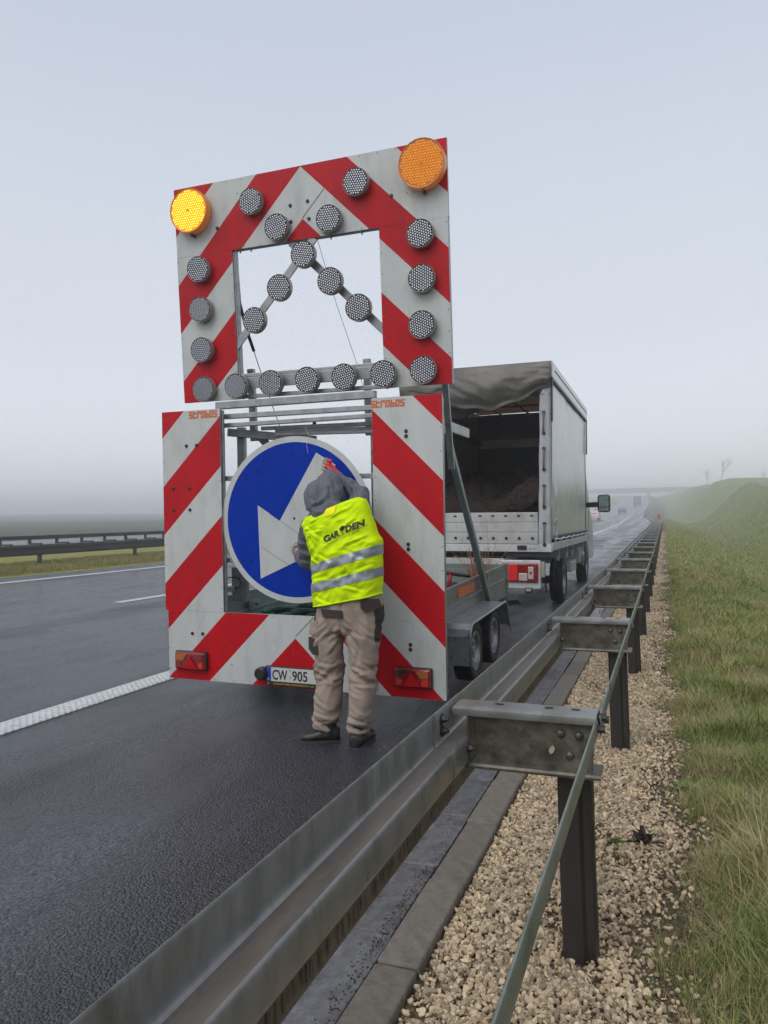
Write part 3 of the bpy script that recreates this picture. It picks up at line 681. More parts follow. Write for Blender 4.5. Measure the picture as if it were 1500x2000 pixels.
def clip(poly, a, b, c):
    """keep a*x+b*z<=c"""
    out = []
    for i in range(len(poly)):
        p, q = poly[i], poly[(i + 1) % len(poly)]
        dp = a * p[0] + b * p[1] - c; dq = a * q[0] + b * q[1] - c
        if dp <= 0: out.append(p)
        if dp * dq < 0:
            t = dp / (dp - dq); out.append((p[0] + (q[0] - p[0]) * t, p[1] + (q[1] - p[1]) * t))
    return out
def striped(name, x0, x1, z0, z1, cx, w0, parent, th=.018, red0=True, per=.3615):
    """board whose face is a chevron print: w = z+|x-cx|, bands change at w0-k*per"""
    mb = MB()
    halves = []
    if x0 < cx: halves.append((x0, min(x1, cx), -1))
    if x1 > cx: halves.append((max(x0, cx), x1, 1))
    for a, b, s in halves:
        rect = [(a, z0), (b, z0), (b, z1), (a, z1)]
        for k in range(-3, 12):
            hi = w0 - k * per; lo = hi - per
            p = clip(rect, s, 1, hi + s * cx)
            if len(p) > 2: p = clip(p, -s, -1, -(lo + s * cx))
            if len(p) > 2:
                red = (k % 2 == 1) if red0 else (k % 2 == 0)
                mb.add([(x, 0, z) for x, z in p], [tuple(range(len(p)))], 1 if red else 0)
    for f in range(len(mb.f)):
        P = [Vector(mb.v[i]) for i in mb.f[f]]
        if (P[1] - P[0]).cross(P[2] - P[1]).y > 0: mb.f[f] = mb.f[f][::-1]
    # rim and back of the aluminium sheet
    e_ = .0
    vs = [(x, y, z) for y in (.0, th) for x, z in ((x0, z0), (x1, z0), (x1, z1), (x0, z1))]
    mb.add(vs, [(0, 1, 5, 4), (1, 2, 6, 5), (2, 3, 7, 6), (3, 0, 4, 7), (4, 5, 6, 7)], 2)
    o = mb.build(name, [sign_white, sign_red, galv_new], parent, fixn=False)
    return o
# lower board, U shaped
W0 = 3.05
striped('striped_panel', -1.088, -.582, .68, 2.160, 0, W0, tr)
striped('striped_panel', .604, 1.090, .68, 2.160, 0, W0, tr)
striped('striped_panel', -1.066, 1.091, .17, .679, 0, W0, tr)
ub = empty('chevron_board', (0, .23, 0), (radians(3.1), 0, 0)); ub.parent = tr
ub['label'] = 'upper red and white chevron board with round lamps'
W1 = 4.51
def ustr(x0, x1, z0, z1): return striped('striped_panel', x0, x1, z0, z1, .09, W1, ub, .02, per=.354)
ustr(-.961, -.485, 2.238, 3.308); ustr(.655, 1.132, 2.242, 3.308)
tp = striped('striped_panel', -.959, 1.138, 3.309, 3.806, .09, W1, ub, .02, per=.354)
# thin panel joints on the centre line (real 1 mm cover strips)
MB().bar((.090, -.0016, 3.452), (.262, -.0016, 3.624), .0025, .002, up=(0, 1, 0)).build('joint_strip', galv_dark, ub)
MB().bar((.004, -.0016, .535), (.146, -.0016, .677), .0025, .002, up=(0, 1, 0)).build('joint_strip', galv_dark, tr)
MB().bar((.615, -.0016, .172), (.615, -.0016, .50), .0025, .002, up=(0, 1, 0)).build('joint_strip', galv_dark, tr)

# rivets on the board edges, bolts in pairs
def rivets(pts, parent, r=.0045, name='rivet_row'):
    mb = MB()
    for x, z in pts: mb.dome((x, -.0005, z), (0, -1, 0), r, r * .7, 6)
    return mb.build(name, rivet_m, parent, smooth=True, kind='stuff')
pts = []
for x in (-1.075, -.596, .618, 1.076):
    for z in np.arange(.24, 2.15, .155): pts.append((x * (1 if z > .7 or abs(x) > 1 else 0) + (0 if z > .7 or abs(x) > 1 else -1.06), z))
for z in (.185, .665):
    for x in np.arange(-1.0, 1.05, .165):
        if z < .5 or abs(x) < .58: pts.append((x, z))
for z in (.3, .43): pts += [(-.53, z), (-.515, z), (-.02, z)]
rivets(pts, tr)
pts = []
for x in (-.948, -.497, .668, 1.12):
    for z in np.arange(2.3, 3.3, .14): pts.append((x, z))
for z in (3.32, 3.793):
    for x in np.arange(-.9, 1.1, .13):
        if z > 3.5 or -.5 < x < .66: pts.append((x, z))
for x in (-.42, -.38, .86, .9):
    for z in (3.5, 3.7, 3.34): pts.append((x, z))
rivets(pts, ub)
bl = MB().disc((0, 0, 0), (0, -1, 0), .013, .003, 12).disc((0, -.003, 0), (0, -1, 0), .009, .008, 6).build('bolt', galv_dark, tr)
bpos = [(.842, 1.93), (.842, 1.897), (.846, 1.185), (.846, 1.152), (.85, .522), (.85, .49), (-.875, 1.901), (-.786, 1.902), (-1.0, 1.586), (-.856, 1.583), (-1.0, 1.426), (-.855, 1.428), (-.855, .513), (-.765, .514)]
for i, (x, z) in enumerate(bpos):
    o = bl if i == 0 else share(bl, tr); o.location = (x, 0, z)
for i, (x, z) in enumerate([(-.0, 3.55), (.0, 3.44), (.135, 3.56), (.14, 3.44), (-.6, 3.48), (.75, 3.5)]):
    share(bl, ub, (x, 0, z))

# maker's lettering in orange block letters
BLK = {'s': ['111', '100', '111', '001', '111'], 't': ['100', '111', '100', '100', '111'], 'r': ['111', '101', '100', '100', '100'], 'o': ['111', '101', '101', '101', '111'], 'b': ['100', '100', '111', '101', '111']}
def block_text(word, x0, x1, z0, z1, y, parent, m, axis='x', name='lettering'):
    mb = MB(); nl = len(word); cw = (x1 - x0) / nl; hh = z1 - z0
    for i, ch in enumerate(word):
        g = BLK[ch]
        for r in range(5):
            for c in range(3):
                if g[r][c] == '1':
                    a = x0 + cw * (i + .04 + c * .29); b = a + cw * .30 + .0003
                    zt = z1 - hh * r / 5 * 1.0; zb_ = zt - hh * .205 - .0002
                    if r in (1, 3): zt += .0002
                    sk = .12 * hh
                    q = [(a, zb_), (b, zb_), (b, zt), (a, zt)]
                    q = [(u + sk * (v - z0) / hh, v) for u, v in q]
                    mb.add([((u, y - .0001 * c - .00005 * r, v) if axis == 'x' else (y + .0001 * c + .00005 * r, u, v)) for u, v in q], [(0, 1, 2, 3)])
    return mb.build(name, m, parent, fixn=False)
block_text('strobos', -.851, -.606, 2.100, 2.152, -.0016, tr, orange_p)
block_text('strobos', .592, .835, 2.095, 2.142, -.0016, tr, orange_p)

# lamps -------------------------------------------------------------
def lens_mesh(R, cell, dz=.007, facet=1):
    mb = MB(); n = int(R / cell) + 2
    for i in range(-n, n + 1):
        for j in range(-n, n + 1):
            x = cell * (i + .5 * (j % 2)); z = cell * j * .866
            if x * x + z * z > (R - cell * .5) ** 2: continue
            rr = cell * .54; ri = cell * .36
            H = [(x + rr * cos(pi / 6 + k * pi / 3), 0, z + rr * sin(pi / 6 + k * pi / 3)) for k in range(6)]
            Q = [(x + ri * cos(pi / 6 + k * pi / 3), -dz * .8, z + ri * sin(pi / 6 + k * pi / 3)) for k in range(6)]
            mb.add(H + Q + [(x, -dz, z)], [(k, (k + 1) % 6, 6 + (k + 1) % 6, 6 + k) for k in range(6)] + [(6 + k, 6 + (k + 1) % 6, 12) for k in range(6)], [0] * 6 + [facet] * 6)
    return mb
def ringmesh(R, y0, y1, m=0):
    """housing: back bowl, side wall and front rim"""
    prof = [(R * .3, .0), (R * .92, .0), (R * 1.0, y0 * .25), (R * 1.0, y1 * .96), (R * .985, y1 * 1.03), (R * .955, y1 * 1.0), (R * .94, y1 * .93), (.001, y1 * .90)]
    n = 28
    rings = [[(r * cos(2 * pi * k / n), y, r * sin(2 * pi * k / n)) for k in range(n)] for r, y in prof]
    mb = MB(); mb.loft(rings, 0); mb.m = [1 if min(f) >= 6 * n else 0 for f in mb.f]
    return mb
glint_face = mat('painted_glint_facet', (.62, .64, .68), .25, .25, var=.1)  # pale grey facets paint in the bright glints of light refracted by the cells
lens_back = mat('lens_reflector_dark', (.045, .045, .06), .2, .6)
amber_bk = mat('amber_back', (.5, .16, .01), .3, emit=(1, .4, .0), es=.5)
amber_bk2 = mat('amber_back_dim', (.35, .11, .01), .3, emit=(1, .35, .0), es=.12)
small = ringmesh(.0925, -.05, -.052).build('warning_lamp', [lens_rim, lens_back], ub, smooth=True)
small.modifiers.new('s', 'EDGE_SPLIT').split_angle = radians(40)
sl = lens_mesh(.0865, .0170).build('lens', [lens_m, glint_face], small, loc=(0, -.0485, 0))
spots = [(-.285, 3.609), (.517, 3.612), (-.091, 3.402), (.309, 3.403), (.955, 3.215), (.956, 2.928), (.950, 2.632), (.947, 2.338), (-.749, 3.195), (-.749, 2.905), (-.753, 2.612),
         (-.753, 2.325), (-.477, 2.328), (-.191, 2.331), (.097, 2.332), (.378, 2.332), (.666, 2.332), (.106, 3.191), (-.092, 2.988), (-.300, 2.783), (.302, 2.988), (.502, 2.788)]
for i, (x, z) in enumerate(spots):
    o = small if i == 0 else share(small, ub); o.location = (x, -.004, z)
    if i: share(sl, o)
    o.rotation_euler = (random.uniform(-.02, .02), random.uniform(-3, 3), random.uniform(-.02, .02))
for x, z, m0, m1, m2, m3, lb in ((-.789, 3.612, amber_on, amber_core, amber_side, amber_bk, 'lit bright yellow corner lamp'), (.987, 3.645, amber_off, amber_off, amber_side, amber_bk2, 'dim orange corner lamp')):
    L_ = ringmesh(.157, -.07, -.075).build('corner_lamp', [m2, m3], ub, smooth=True, loc=(x, -.004, z)); L_['label'] = lb
    L_.modifiers.new('s', 'EDGE_SPLIT').split_angle = radians(40)
    lens_mesh(.147, .0195, .008).build('lens', [m0, m1], L_, loc=(0, -.069, 0))
    MB().disc((0, -.079, 0), (0, -1, 0), .009, .004, 8).build('centre_stud', amber_side, L_)
    MB().box(-.006, .006, -.05, .0, -.178, -.155).build('drain_pin', galv_dark, L_)

# galvanised frame of the upper board
def bars(name, lst, parent, m=galv_new, w=.04, h=.03, up=(0, 1, 0), bevel=.003):
    for a, b, *r in lst:
        MB().bar(a, b, r[0] if r else w, r[1] if len(r) > 1 else h, up=up).build(name, m, parent, bevel=bevel)
bars('diagonal_bar', [((-.50, .012, 2.615), (.17, .012, 3.31), .058, .012), ((.67, .026, 2.62), (-.02, .026, 3.31), .058, .012)], ub)
bars('lamp_rail', [((-.50, .01, 2.350), (.67, .01, 2.356), .082, .012), ((-.52, .03, 2.408), (.69, .03, 2.408), .026, .03), ((-.70, .03, 2.257), (.72, .03, 2.257), .028, .03)], ub)
bars('board_frame', [((-.475, .035, 2.24), (-.475, .035, 3.32), .02, .03), ((.66, .035, 2.24), (.66, .035, 3.32), .02, .03), ((-.95, .035, 3.315), (1.12, .035, 3.315), .02, .03),
                     ((-.95, .035, 3.78), (1.12, .035, 3.78), .03, .03), ((-.94, .035, 2.24), (-.94, .035, 3.79), .03, .03), ((1.115, .035, 2.24), (1.115, .035, 3.79), .03, .03)], ub)
for x in (-.33, -.42, .3, .53): MB().box(x - .004, x + .004, .0, .01, 3.28, 3.309).build('hanging_stud', galv_dark, ub)
# lower frame
bars('cross_bar', [((-.66, .085, 2.193), (.60, .085, 2.197), .052, .05), ((-.65, .10, 2.112), (.60, .10, 2.110), .036, .04), ((-.66, .10, 2.046), (.60, .10, 2.056), .030, .04),
                   ((-.40, .28, 2.03), (.68, .28, 2.02), .028, .03), ((-.30, .30, 1.985), (.68, .30, 1.965), .026, .03)], tr)
bars('inner_frame', [((-.583, .032, .68), (-.583, .032, 2.15), .026, .022), ((.606, .036, .68), (.606, .036, 2.15), .02, .03), ((-1.07, .04, 2.14), (-.59, .04, 2.14), .03, .03), ((.61, .04, 2.14), (1.07, .04, 2.14), .03, .03),
                     ((-1.06, .04, .20), (1.06, .04, .20), .04, .04), ((-1.07, .04, .2), (-1.07, .04, 2.14), .03, .03), ((1.072, .04, .2), (1.072, .04, 2.14), .03, .03)], tr)
bars('sign_bearer', [((-.60, .07, 1.655), (.62, .07, 1.645), .036, .03), ((-.60, .07, 1.057), (.62, .07, 1.050), .036, .03)], tr)
bars('upright', [((-.648, .40, .73), (-.648, .40, 2.06), .062, .045), ((-.535, .40, 1.95), (-.535, .37, 2.50), .052, .04), ((.425, .40, 1.95), (.425, .37, 2.50), .052, .04), ((.425, .5, .5), (.425, .5, 2.0), .05, .05)], tr)
bars('mast_arm', [((-.72, .32, 2.02), (-.10, .60, 1.955), .06, .07), ((-.50, .42, 1.99), (-.33, .62, 1.70), .05, .05), ((.60, .5, 2.0), (-.40, .5, 2.03), .04, .04)], tr)
MB().dome((.04, .28, 2.038), (0, 0, 1), .016, .03, 8).build('knob', black_pl, tr, smooth=True)
bars('strut', [((.83, .98, 2.02), (.83, 2.44, .47), .055, .05)], tr, bed_steel, up=(1, 0, 0))
bars('strut', [((.97, .50, 2.33), (.95, .72, 1.70), .028, .045)], tr, galv_new, up=(1, 0, 0))
bars('stay_arm', [((.90, .60, 2.035), (.92, 1.35, 2.015), .02, .075)], tr, alu, up=(0, 0, 1))
MB().box(.895, .925, .62, .66, 1.96, 2.07).build('clamp', galv_new, tr)
MB().tube([(-.478, .05, 3.27), (-.486, .07, 2.95), (-.465, .12, 2.75), (-.435, .16, 2.60)], [.007, .013, .013, .012], 8).build('cable_loom', black_pl, ub, smooth=True)
MB().tube([(-.435, .16, 2.60), (-.415, .18, 2.50), (-.36, .28, 2.18), (-.33, .33, 2.02)], .0035, 6).build('cable', black_pl, ub)
MB().tube([(.169, .05, 3.33), (.293, .06, 2.865), (.42, .08, 2.45), (.47, .12, 2.2)], .0018, 5).build('cable', black_pl, ub)
MB().tube([(.80, .06, 2.22), (.95, .08, 2.19), (1.05, .10, 2.23), (1.06, .08, 2.30)], .002, 5).build('cable', galv_dark, ub)
MB().tube([(.10, .015, 1.99), (.13, .0, 1.93), (.115, -.004, 1.87), (.125, -.004, 1.81)], .0013, 4).build('cable', sign_white, tr)

# round blue sign -----------------------------------------------------
sgn = MB(); SY = .018; n = 72
def circ(r, y, cx=0, cz=1.35): return [(cx + r * cos(2 * pi * k / n), y, cz + r * sin(2 * pi * k / n)) for k in range(n)]
sgn.loft([circ(.578, SY + .012), circ(.586, SY + .006), circ(.586, SY), circ(.545, SY)], 0, caps=False)
sgn.add(circ(.545, SY), [tuple(range(n))], 1); sgn.add(circ(.578, SY + .012), [tuple(range(n))[::-1]], 2)
rs = sgn.build('round_sign', [sign_white, sign_blue, galv_new], tr, fixn=False)
for p in rs.data.polygons:
    pass
Pd = Vector((-.53, -.848)).normalized(); P0 = Vector((.251, 1.770)); nn = Vector((-Pd.y, Pd.x))
A_ = Vector((-.291, 1.455)); tipB = Vector((-.277, .931))
dA = (A_ - P0).dot(nn); C_ = A_ - nn * 2 * dA
s1 = Vector((.178, 1.814)); s2 = Vector((.324, 1.725)); hw_ = (s1 - P0).dot(nn)
tA = (A_ - P0).dot(Pd)
j1 = P0 + Pd * tA + nn * hw_; j2 = P0 + Pd * tA - nn * hw_
arrow = [A_, j1, s1, s2, j2, C_, tipB]
ar = MB().loft([[(p.x, y, p.y) for p in arrow] for y in (SY - .0035, SY - .0002)])
ao = ar.build('white_arrow', sign_white, rs)
bars('joint_strip', [((A_.x * .45 + j1.x * .55, SY - .004, A_.y * .45 + j1.y * .55), (j2.x, SY - .004, j2.y), .002, .001), ((-.27, SY - .004, 1.16), (-.03, SY - .004, 1.02), .002, .001)], rs, galv_dark, bevel=0)
for i, (x, z) in enumerate([(-.02, 1.82), (-.30, 1.70), (-.44, 1.65), (-.39, 1.652), (.44, 1.65), (-.43, 1.06), (-.36, 1.062), (.0, 1.36)]):
    share(bl, rs, (x, SY - .002, z), scale=(.7, .7, .7))
rivets([(-.34 + .075 * i, 1.651) for i in range(5)] + [(-.28, 1.061), (-.52, 1.651), (.50, 1.651)], rs, .003).location = (0, SY, 0)

# number plate, plate lamp, tail lights --------------------------------
pl = MB().box(-.235, .300, -.020, -.001, .180, .318).build('number_plate', black_pl, tr, bevel=.004)
MB().box(-.223, .289, -.0225, -.020, .2125, .310).build('plate_face', plate_w, pl)
MB().box(-.2229, -.186, -.0229, -.0226, .2130, .3095).build('plate_band', plate_b, pl)
def text_obj(body, size, m, parent, mtx, name='lettering', bold=0.0, sx=1.0, ex=.0004, align='LEFT', space=1.0):
    cu = bpy.data.curves.new(name, 'FONT'); cu.body = body; cu.size = size; cu.extrude = ex; cu.offset = bold; cu.align_x = align; cu.space_character = space
    cu.resolution_u = 3
    tmp = bpy.data.objects.new('t', cu); COL.objects.link(tmp)
    dg = bpy.context.evaluated_depsgraph_get(); me = bpy.data.meshes.new_from_object(tmp.evaluated_get(dg)); bpy.data.objects.remove(tmp)
    me.materials.clear(); me.materials.append(m); me.name = name
    me.transform(mtx @ Matrix.Diagonal((sx, 1, 1, 1)))
    o = bpy.data.objects.new(name, me); COL.objects.link(o); o.parent = parent
    return o
def face_m(x, y, z): return Matrix.Translation((x, y, z)) @ Matrix.Rotation(radians(90), 4, 'X')
text_obj('CW', .098, black_p, pl, face_m(-.178, -.0232, .2255), sx=.70, bold=.0018)
text_obj('905', .098, black_p, pl, face_m(-.020, -.0232, .2255), sx=.84, bold=.0018)
text_obj('PL', .024, sign_white, pl, face_m(-.2185, -.0234, .219), bold=.0005, sx=.9)
for i, (x, z) in enumerate([(-.042, .29), (-.032, .29), (-.042, .245), (-.032, .245), (-.042, .23)]):
    MB().box(x, x + .006, -.0228, -.0226, z, z + .010).build('plate_stamp', galv_new, pl)
text_obj('PRODUCENT LAMP OSTRZEGAWCZYCH - www', .019, gold_p, pl, face_m(-.17, -.0208, .1885), sx=.78, bold=.0002)
MB().add([(-.222, -.0208, .189), (-.200, -.0208, .189), (-.211, -.0208, .203)], [(0, 1, 2)]).build('plate_logo', gold_p, pl)
ld = MB().tube([(-.262, -.002, .262), (-.262, -.05, .262), (-.262, -.06, .262)], [.046, .046, .036], 16).box(-.262, -.235, -.04, -.005, .225, .30)
ld.build('plate_lamp', black_pl, tr, smooth=True).modifiers.new('s', 'EDGE_SPLIT').split_angle = radians(40)

def tail_light(x0, x1, z0, z1, amber_right, lb):
    t = MB().box(x0, x1, -.045, -.001, z0, z1).build('tail_light', tail_red, tr, bevel=.012); t['label'] = lb
    ln = x1 - x0; h = z1 - z0; y = -.0465
    def X(f): return x0 + ln * (f if amber_right else 1 - f)
    def quad(nm, pts, m, d=.0):
        p = [(X(a), y - d, z0 + h * b) for a, b in pts]
        MB().loft([p, [(q[0], q[1] - .004, q[2]) for q in p]]).build(nm, m, t)
    quad('clear_lens', [(.07, .55), (.40, .92), (.07, .92)] if amber_right else [(.07, .5), (.45, .92), (.07, .92)], tail_red if not amber_right else mat('dark_lens', (.03, .03, .035), .15, coat=.5))
    quad('reflector', [(.22, .07), (.72, .07), (.47, .78)], sign_red, .004)
    quad('amber_lens', [(.58, .90), (.94, .90), (.94, .52), (.72, .52)], tail_amber)
    quad('stop_lens', [(.74, .10), (.94, .10), (.94, .48), (.78, .48)], tail_glow if amber_right else tail_red)
    quad('stop_lens', [(.06, .10), (.18, .10), (.22, .40), (.06, .48)], tail_glow)
    MB().box(x0 - .006, x1 + .006, -.03, -.002, z0 - .006, z1 + .006).build('housing', black_pl, t, bevel=.008)
tail_light(-.985, -.725, .253, .378, False, 'dirty left tail light')
tail_light(.752, .998, .250, .372, True, 'right tail light with amber corner')

# bed, fenders, wheels ------------------------------------------------
bed = MB()
bed.box(-.80, .78, .06, 3.58, .40, .44)
bd = bed.build('bed_floor', bed_steel, tr)
for x, nm in ((-.80, 'side_panel'), (.765, 'side_panel')):
    m_ = MB().box(x, x + .018, .08, 3.58, .44, .73).bar((x + .009, .08, .742), (x + .009, 3.58, .742), .035, .022).bar((x + (.024 if x > 0 else -.006), .08, .60), (x + (.024 if x > 0 else -.006), 3.58, .60), .012, .012)
    if x < 0: m_.bar((x + .03, .08, .60), (x + .03, 3.58, .60), .03, .02)
    o = m_.build(nm, galv if x > 0 else bed_steel, tr, bevel=.002)
sp = MB().box(-.80, .783, 3.56, 3.58, .44, .74)
for i in range(4): sp.box(-.75 + i * .4, -.45 + i * .4, 3.545, 3.56, .49, .68)
sp.build('front_panel', bed_steel, tr, bevel=.003)
for y in (3.50, 2.55, .9):
    MB().box(.782, .80, y, y + .05, .42, .76).build('side_stake', galv_new, tr, bevel=.003)
st_ = MB().box(.7845, .7865, 1.46, 2.02, .635, .715).build('orange_sticker', orange_p, tr)
block_text('strobos', 1.50, 1.98, .655, .695, .7870, st_, mat('faded_orange', (.5, .16, .05), .6), axis='y')
MB().box(-.745, -.735, .62, .78, .60, .68).build('lock_plate', galv_new, tr); MB().tube([(-.735, .70, .64), (-.70, .70, .64), (-.695, .66, .64)], .006, 6).build('lock_pin', black_pl, tr)
MB().box(-.70, -.56, .30, .31, .72, .98).build('corner_bracket', galv_new, tr, bevel=.002)
MB().tube([(-.72, .28, .90), (-.66, .28, .905), (-.62, .28, .89), (-.61, .28, .86), (-.62, .28, .83), (-.66, .28, .82)], .005, 6).build('cable', black_pl, tr)
MB().box(-.72, -.66, .26, .29, .795, .835).build('junction_box', alu, tr, bevel=.004)
for sx in (1, -1):
    path = [(.99, .17), (.99, .40), (1.01, .455), (1.06, .492), (2.34, .497), (2.42, .47), (2.52, .25)]
    ol = offset_profile(path, -.006)
    a, b = (.785, 1.005) if sx > 0 else (-.82, -1.04)
    MB().prism(ol, a, b, plane='yz').build('fender', galv_new, tr, bevel=.002)
    MB().tube([(b, y, z) for y, z in path], .010, 8).build('fender_lip', galv_new, tr, smooth=True)
    MB().add([(a, y, z) for y, z in [(1.0, .17), (1.0, .42), (1.06, .488), (2.34, .492), (2.42, .46), (2.5, .25)]], [(0, 1, 2, 3, 4, 5)]).build('fender_inner', chassis_m, tr)
bars('mud_stay', [((1.0, 2.44, .45), (1.0, 2.62, .16), .008, .008)], tr, galv_dark)
def wheel(parent, c, R, wd, side, slots=12, name='wheel', rimr=.62):
    """axis along x; side=+1 outer face to +x"""
    wroot = empty(name, c); wroot.parent = parent
    t = R * (1 - rimr)
    prof = [(R * rimr, -wd / 2 * .8), (R * .80, -wd / 2), (R * .93, -wd / 2 * .97), (R * .99, -wd / 2 * .72), (R, -wd * .2), (R, wd * .2), (R * .99, wd / 2 * .72), (R * .93, wd / 2 * .97), (R * .80, wd / 2), (R * rimr, wd / 2 * .8)]
    n = 40
    ty = MB().loft([[(x, r * cos(2 * pi * k / n), r * sin(2 * pi * k / n)) for k in range(n)] for r, x in prof], caps=False)
    # tread blocks
    for k in range(44):
        a = 2 * pi * k / 44
        for x in (-.34, -.12, .12, .34):
            M_ = Matrix.Rotation(a + (.035 if abs(x) > .2 else 0), 4, 'X') @ Matrix.Translation((x * wd, 0, R * .999 - (.004 if abs(x) > .3 else 0)))
            ty.box(-.018 * wd / .165, .018 * wd / .165, -.012, .012, -.004, .006, 0, M_)
    ty.build('tyre', rubber, wroot, smooth=True).modifiers.new('s', 'EDGE_SPLIT').split_angle = radians(35)
    r_ = R * rimr; s = side * wd / 2
    pr = [(r_ * 1.02, s * .84), (r_ * 1.0, s * .90), (r_ * .93, s * .80), (r_ * .90, s * .3), (r_ * .86, s * .18)]
    rm = MB().loft([[(x, r * cos(2 * pi * k / n), r * sin(2 * pi * k / n)) for k in range(n)] for r, x in pr], caps=False)
    ns = slots
    for k in range(ns):  # webs between the holes
        a0 = 2 * pi * (k - .24) / ns; a1 = 2 * pi * (k + .24) / ns
        rm.add([(s * .18, r_ * .88 * cos(a0), r_ * .88 * sin(a0)), (s * .18, r_ * .88 * cos(a1), r_ * .88 * sin(a1)), (s * .55, r_ * .62 * cos(a1), r_ * .62 * sin(a1)), (s * .55, r_ * .62 * cos(a0), r_ * .62 * sin(a0))], [(0, 1, 2, 3)])
    pr = [(r_ * .63, s * .55), (r_ * .52, s * .62), (r_ * .36, s * .42), (r_ * .30, s * .30), (r_ * .26, s * .34), (r_ * .24, s * .62), (r_ * .18, s * .70), (.001, s * .70)]
    rm.loft([[(x, r * cos(2 * pi * k / n), r * sin(2 * pi * k / n)) for k in range(n)] for r, x in pr], caps=False)
    for k in range(5):
        a = 2 * pi * k / 5; rm.disc((s * .36, r_ * .40 * cos(a), r_ * .40 * sin(a)), (side, 0, 0), .011, .018, 6)
    rm.build('rim', rim_m, wroot, smooth=True).modifiers.new('s', 'EDGE_SPLIT').split_angle = radians(30)
    MB().disc((-s * .3, 0, 0), (side, 0, 0), r_ * .9, abs(s) * .3, 24).build('brake_drum', chassis_m, wroot)
    return wroot
for y in (1.29, 1.98):
    wheel(tr, (.910, y, .236), .238, .15, 1, rimr=.65); wheel(tr, (-.930, y, .236), .238, .15, -1, rimr=.65)
MB().bar((-.9, 1.30, .25), (.9, 1.30, .25), .06, .06).bar((-.9, 1.94, .25), (.9, 1.94, .25), .06, .06).build('axle', chassis_m, tr)
MB().bar((-.72, .06, .35), (-.72, 3.55, .35), .06, .1).bar((.70, .06, .35), (.70, 3.55, .35), .06, .1).bar((-.72, 3.5, .35), (0, 5.3, .38), .07, .08).bar((.70, 3.5, .35), (0, 5.3, .38), .07, .08).bar((0, 5.2, .39), (0, 5.75, .42), .08, .07).build('drawbar', chassis_m, tr)
MB().bar((.80, 3.2, .36), (.93, 3.45, .345), .05, .05).disc((.93, 3.42, .35), (1, 0, 0), .02, .03, 8).build('side_marker', black_pl, tr)
MB().disc((.30, 4.1, .2), (0, 0, 1), .03, .6, 10).disc((.27, 4.1, .13), (1, 0, 0), .13, .06, 18).build('jockey_wheel', galv_dark, tr)

def in_tr(name, loc, label, cat):
    o = empty(name); o.matrix_world = TM @ Matrix.Translation(loc); tag(o, label, cat); return o
# load in the bed
gb = in_tr('fibre_bundle', (-.18, .62, .52), 'bundle of dark green bristly fibre tufts lying in the trailer bed under the blue sign', 'bundle')
for i in range(46):
    r1 = random.random; x = -.28 + .62 * r1(); y = -.42 + .8 * r1(); z = .06 + .10 * r1()
    d = Vector((1, .35 + .3 * r1(), .25 * r1() + .05)).normalized(); ln = .10 + .07 * r1(); r0 = .018 + .012 * r1()
    p = Vector((x, y, z)); m_ = MB().tube([p, p + d * ln * .25, p + d * ln * .6, p + d * ln], [r0 * .5, r0, r0 * .85, r0 * .15], 8)
    m_.build('tuft', green_net, gb, smooth=True)
MB().box(-.32, .55, -.5, .7, -.07, .06).build('dark_base', green_net, gb, bevel=.03)
tw = in_tr('twig_bundle', (.52, 3.35, .46), 'bundle of orange brown twigs sticking up from the front of the trailer bed', 'twigs')
for i in range(60):
    a = random.gauss(0, .34); b_ = random.gauss(.0, .25); ln = random.uniform(.2, .46) if i > 5 else random.uniform(.5, .66)
    if i == 0: a, ln = .62, .64
    if i == 1: a, ln = -.55, .58
    p = Vector((random.uniform(-.09, .09), random.uniform(-.1, .1), .08)); d = Vector((sin(a), b_, cos(a))).normalized(); q = p + d * ln + Vector((random.uniform(-.03, .03), 0, 0))
    MB().tube([p, (p + q) / 2 + Vector((random.uniform(-.015, .015), 0, 0)), q], [.0042, .0032, .0014], 4).build('twig', twig_m, tw)
for i in range(16):
    p = Vector((random.uniform(-.2, .15), random.uniform(-.1, .1), .10 + random.uniform(0, .10))); d = Vector((random.uniform(-1, 1), random.uniform(-.3, .3), random.uniform(-.2, .3))).normalized()
    MB().tube([p - d * .11, p + Vector((0, 0, .01)), p + d * .11], .004, 4).build('twig', twig_m, tw)
MB().box(-.14, .14, -.14, .14, -.02, .12).build('root_ball', brush_m, tw, bevel=.04)
pt = in_tr('power_tool', (.40, 2.5, .44), 'red and black petrol tool with a curved handle lying in the trailer bed', 'tool')
MB().box(-.16, .08, -.15, .15, .0, .20).build('body', black_pl, pt, bevel=.03)
MB().box(-.20, -.06, -.16, .10, .12, .26).build('engine_cover', machine_red, pt, bevel=.03)
MB().tube([(-.15, -.13, .18), (-.14, -.14, .30), (-.11, -.14, .335), (-.03, -.14, .335), (.10, -.12, .31)], [.018, .018, .018, .016, .014], 8).build('handle', machine_red, pt, smooth=True)
MB().tube([(.0, -.14, .32), (.14, -.10, .295), (.24, -.05, .28)], [.019, .018, .016], 8).build('grip', black_pl, pt, smooth=True)
MB().tube([(.06, -.12, .31), (.055, -.13, .22), (.03, -.14, .12)], [.022, .02, .024], 8).build('guard', machine_red, pt, smooth=True)
MB().disc((.20, 0, .08), (.2, -1, .1), .08, .05, 14).build('reel', galv_dark, pt)

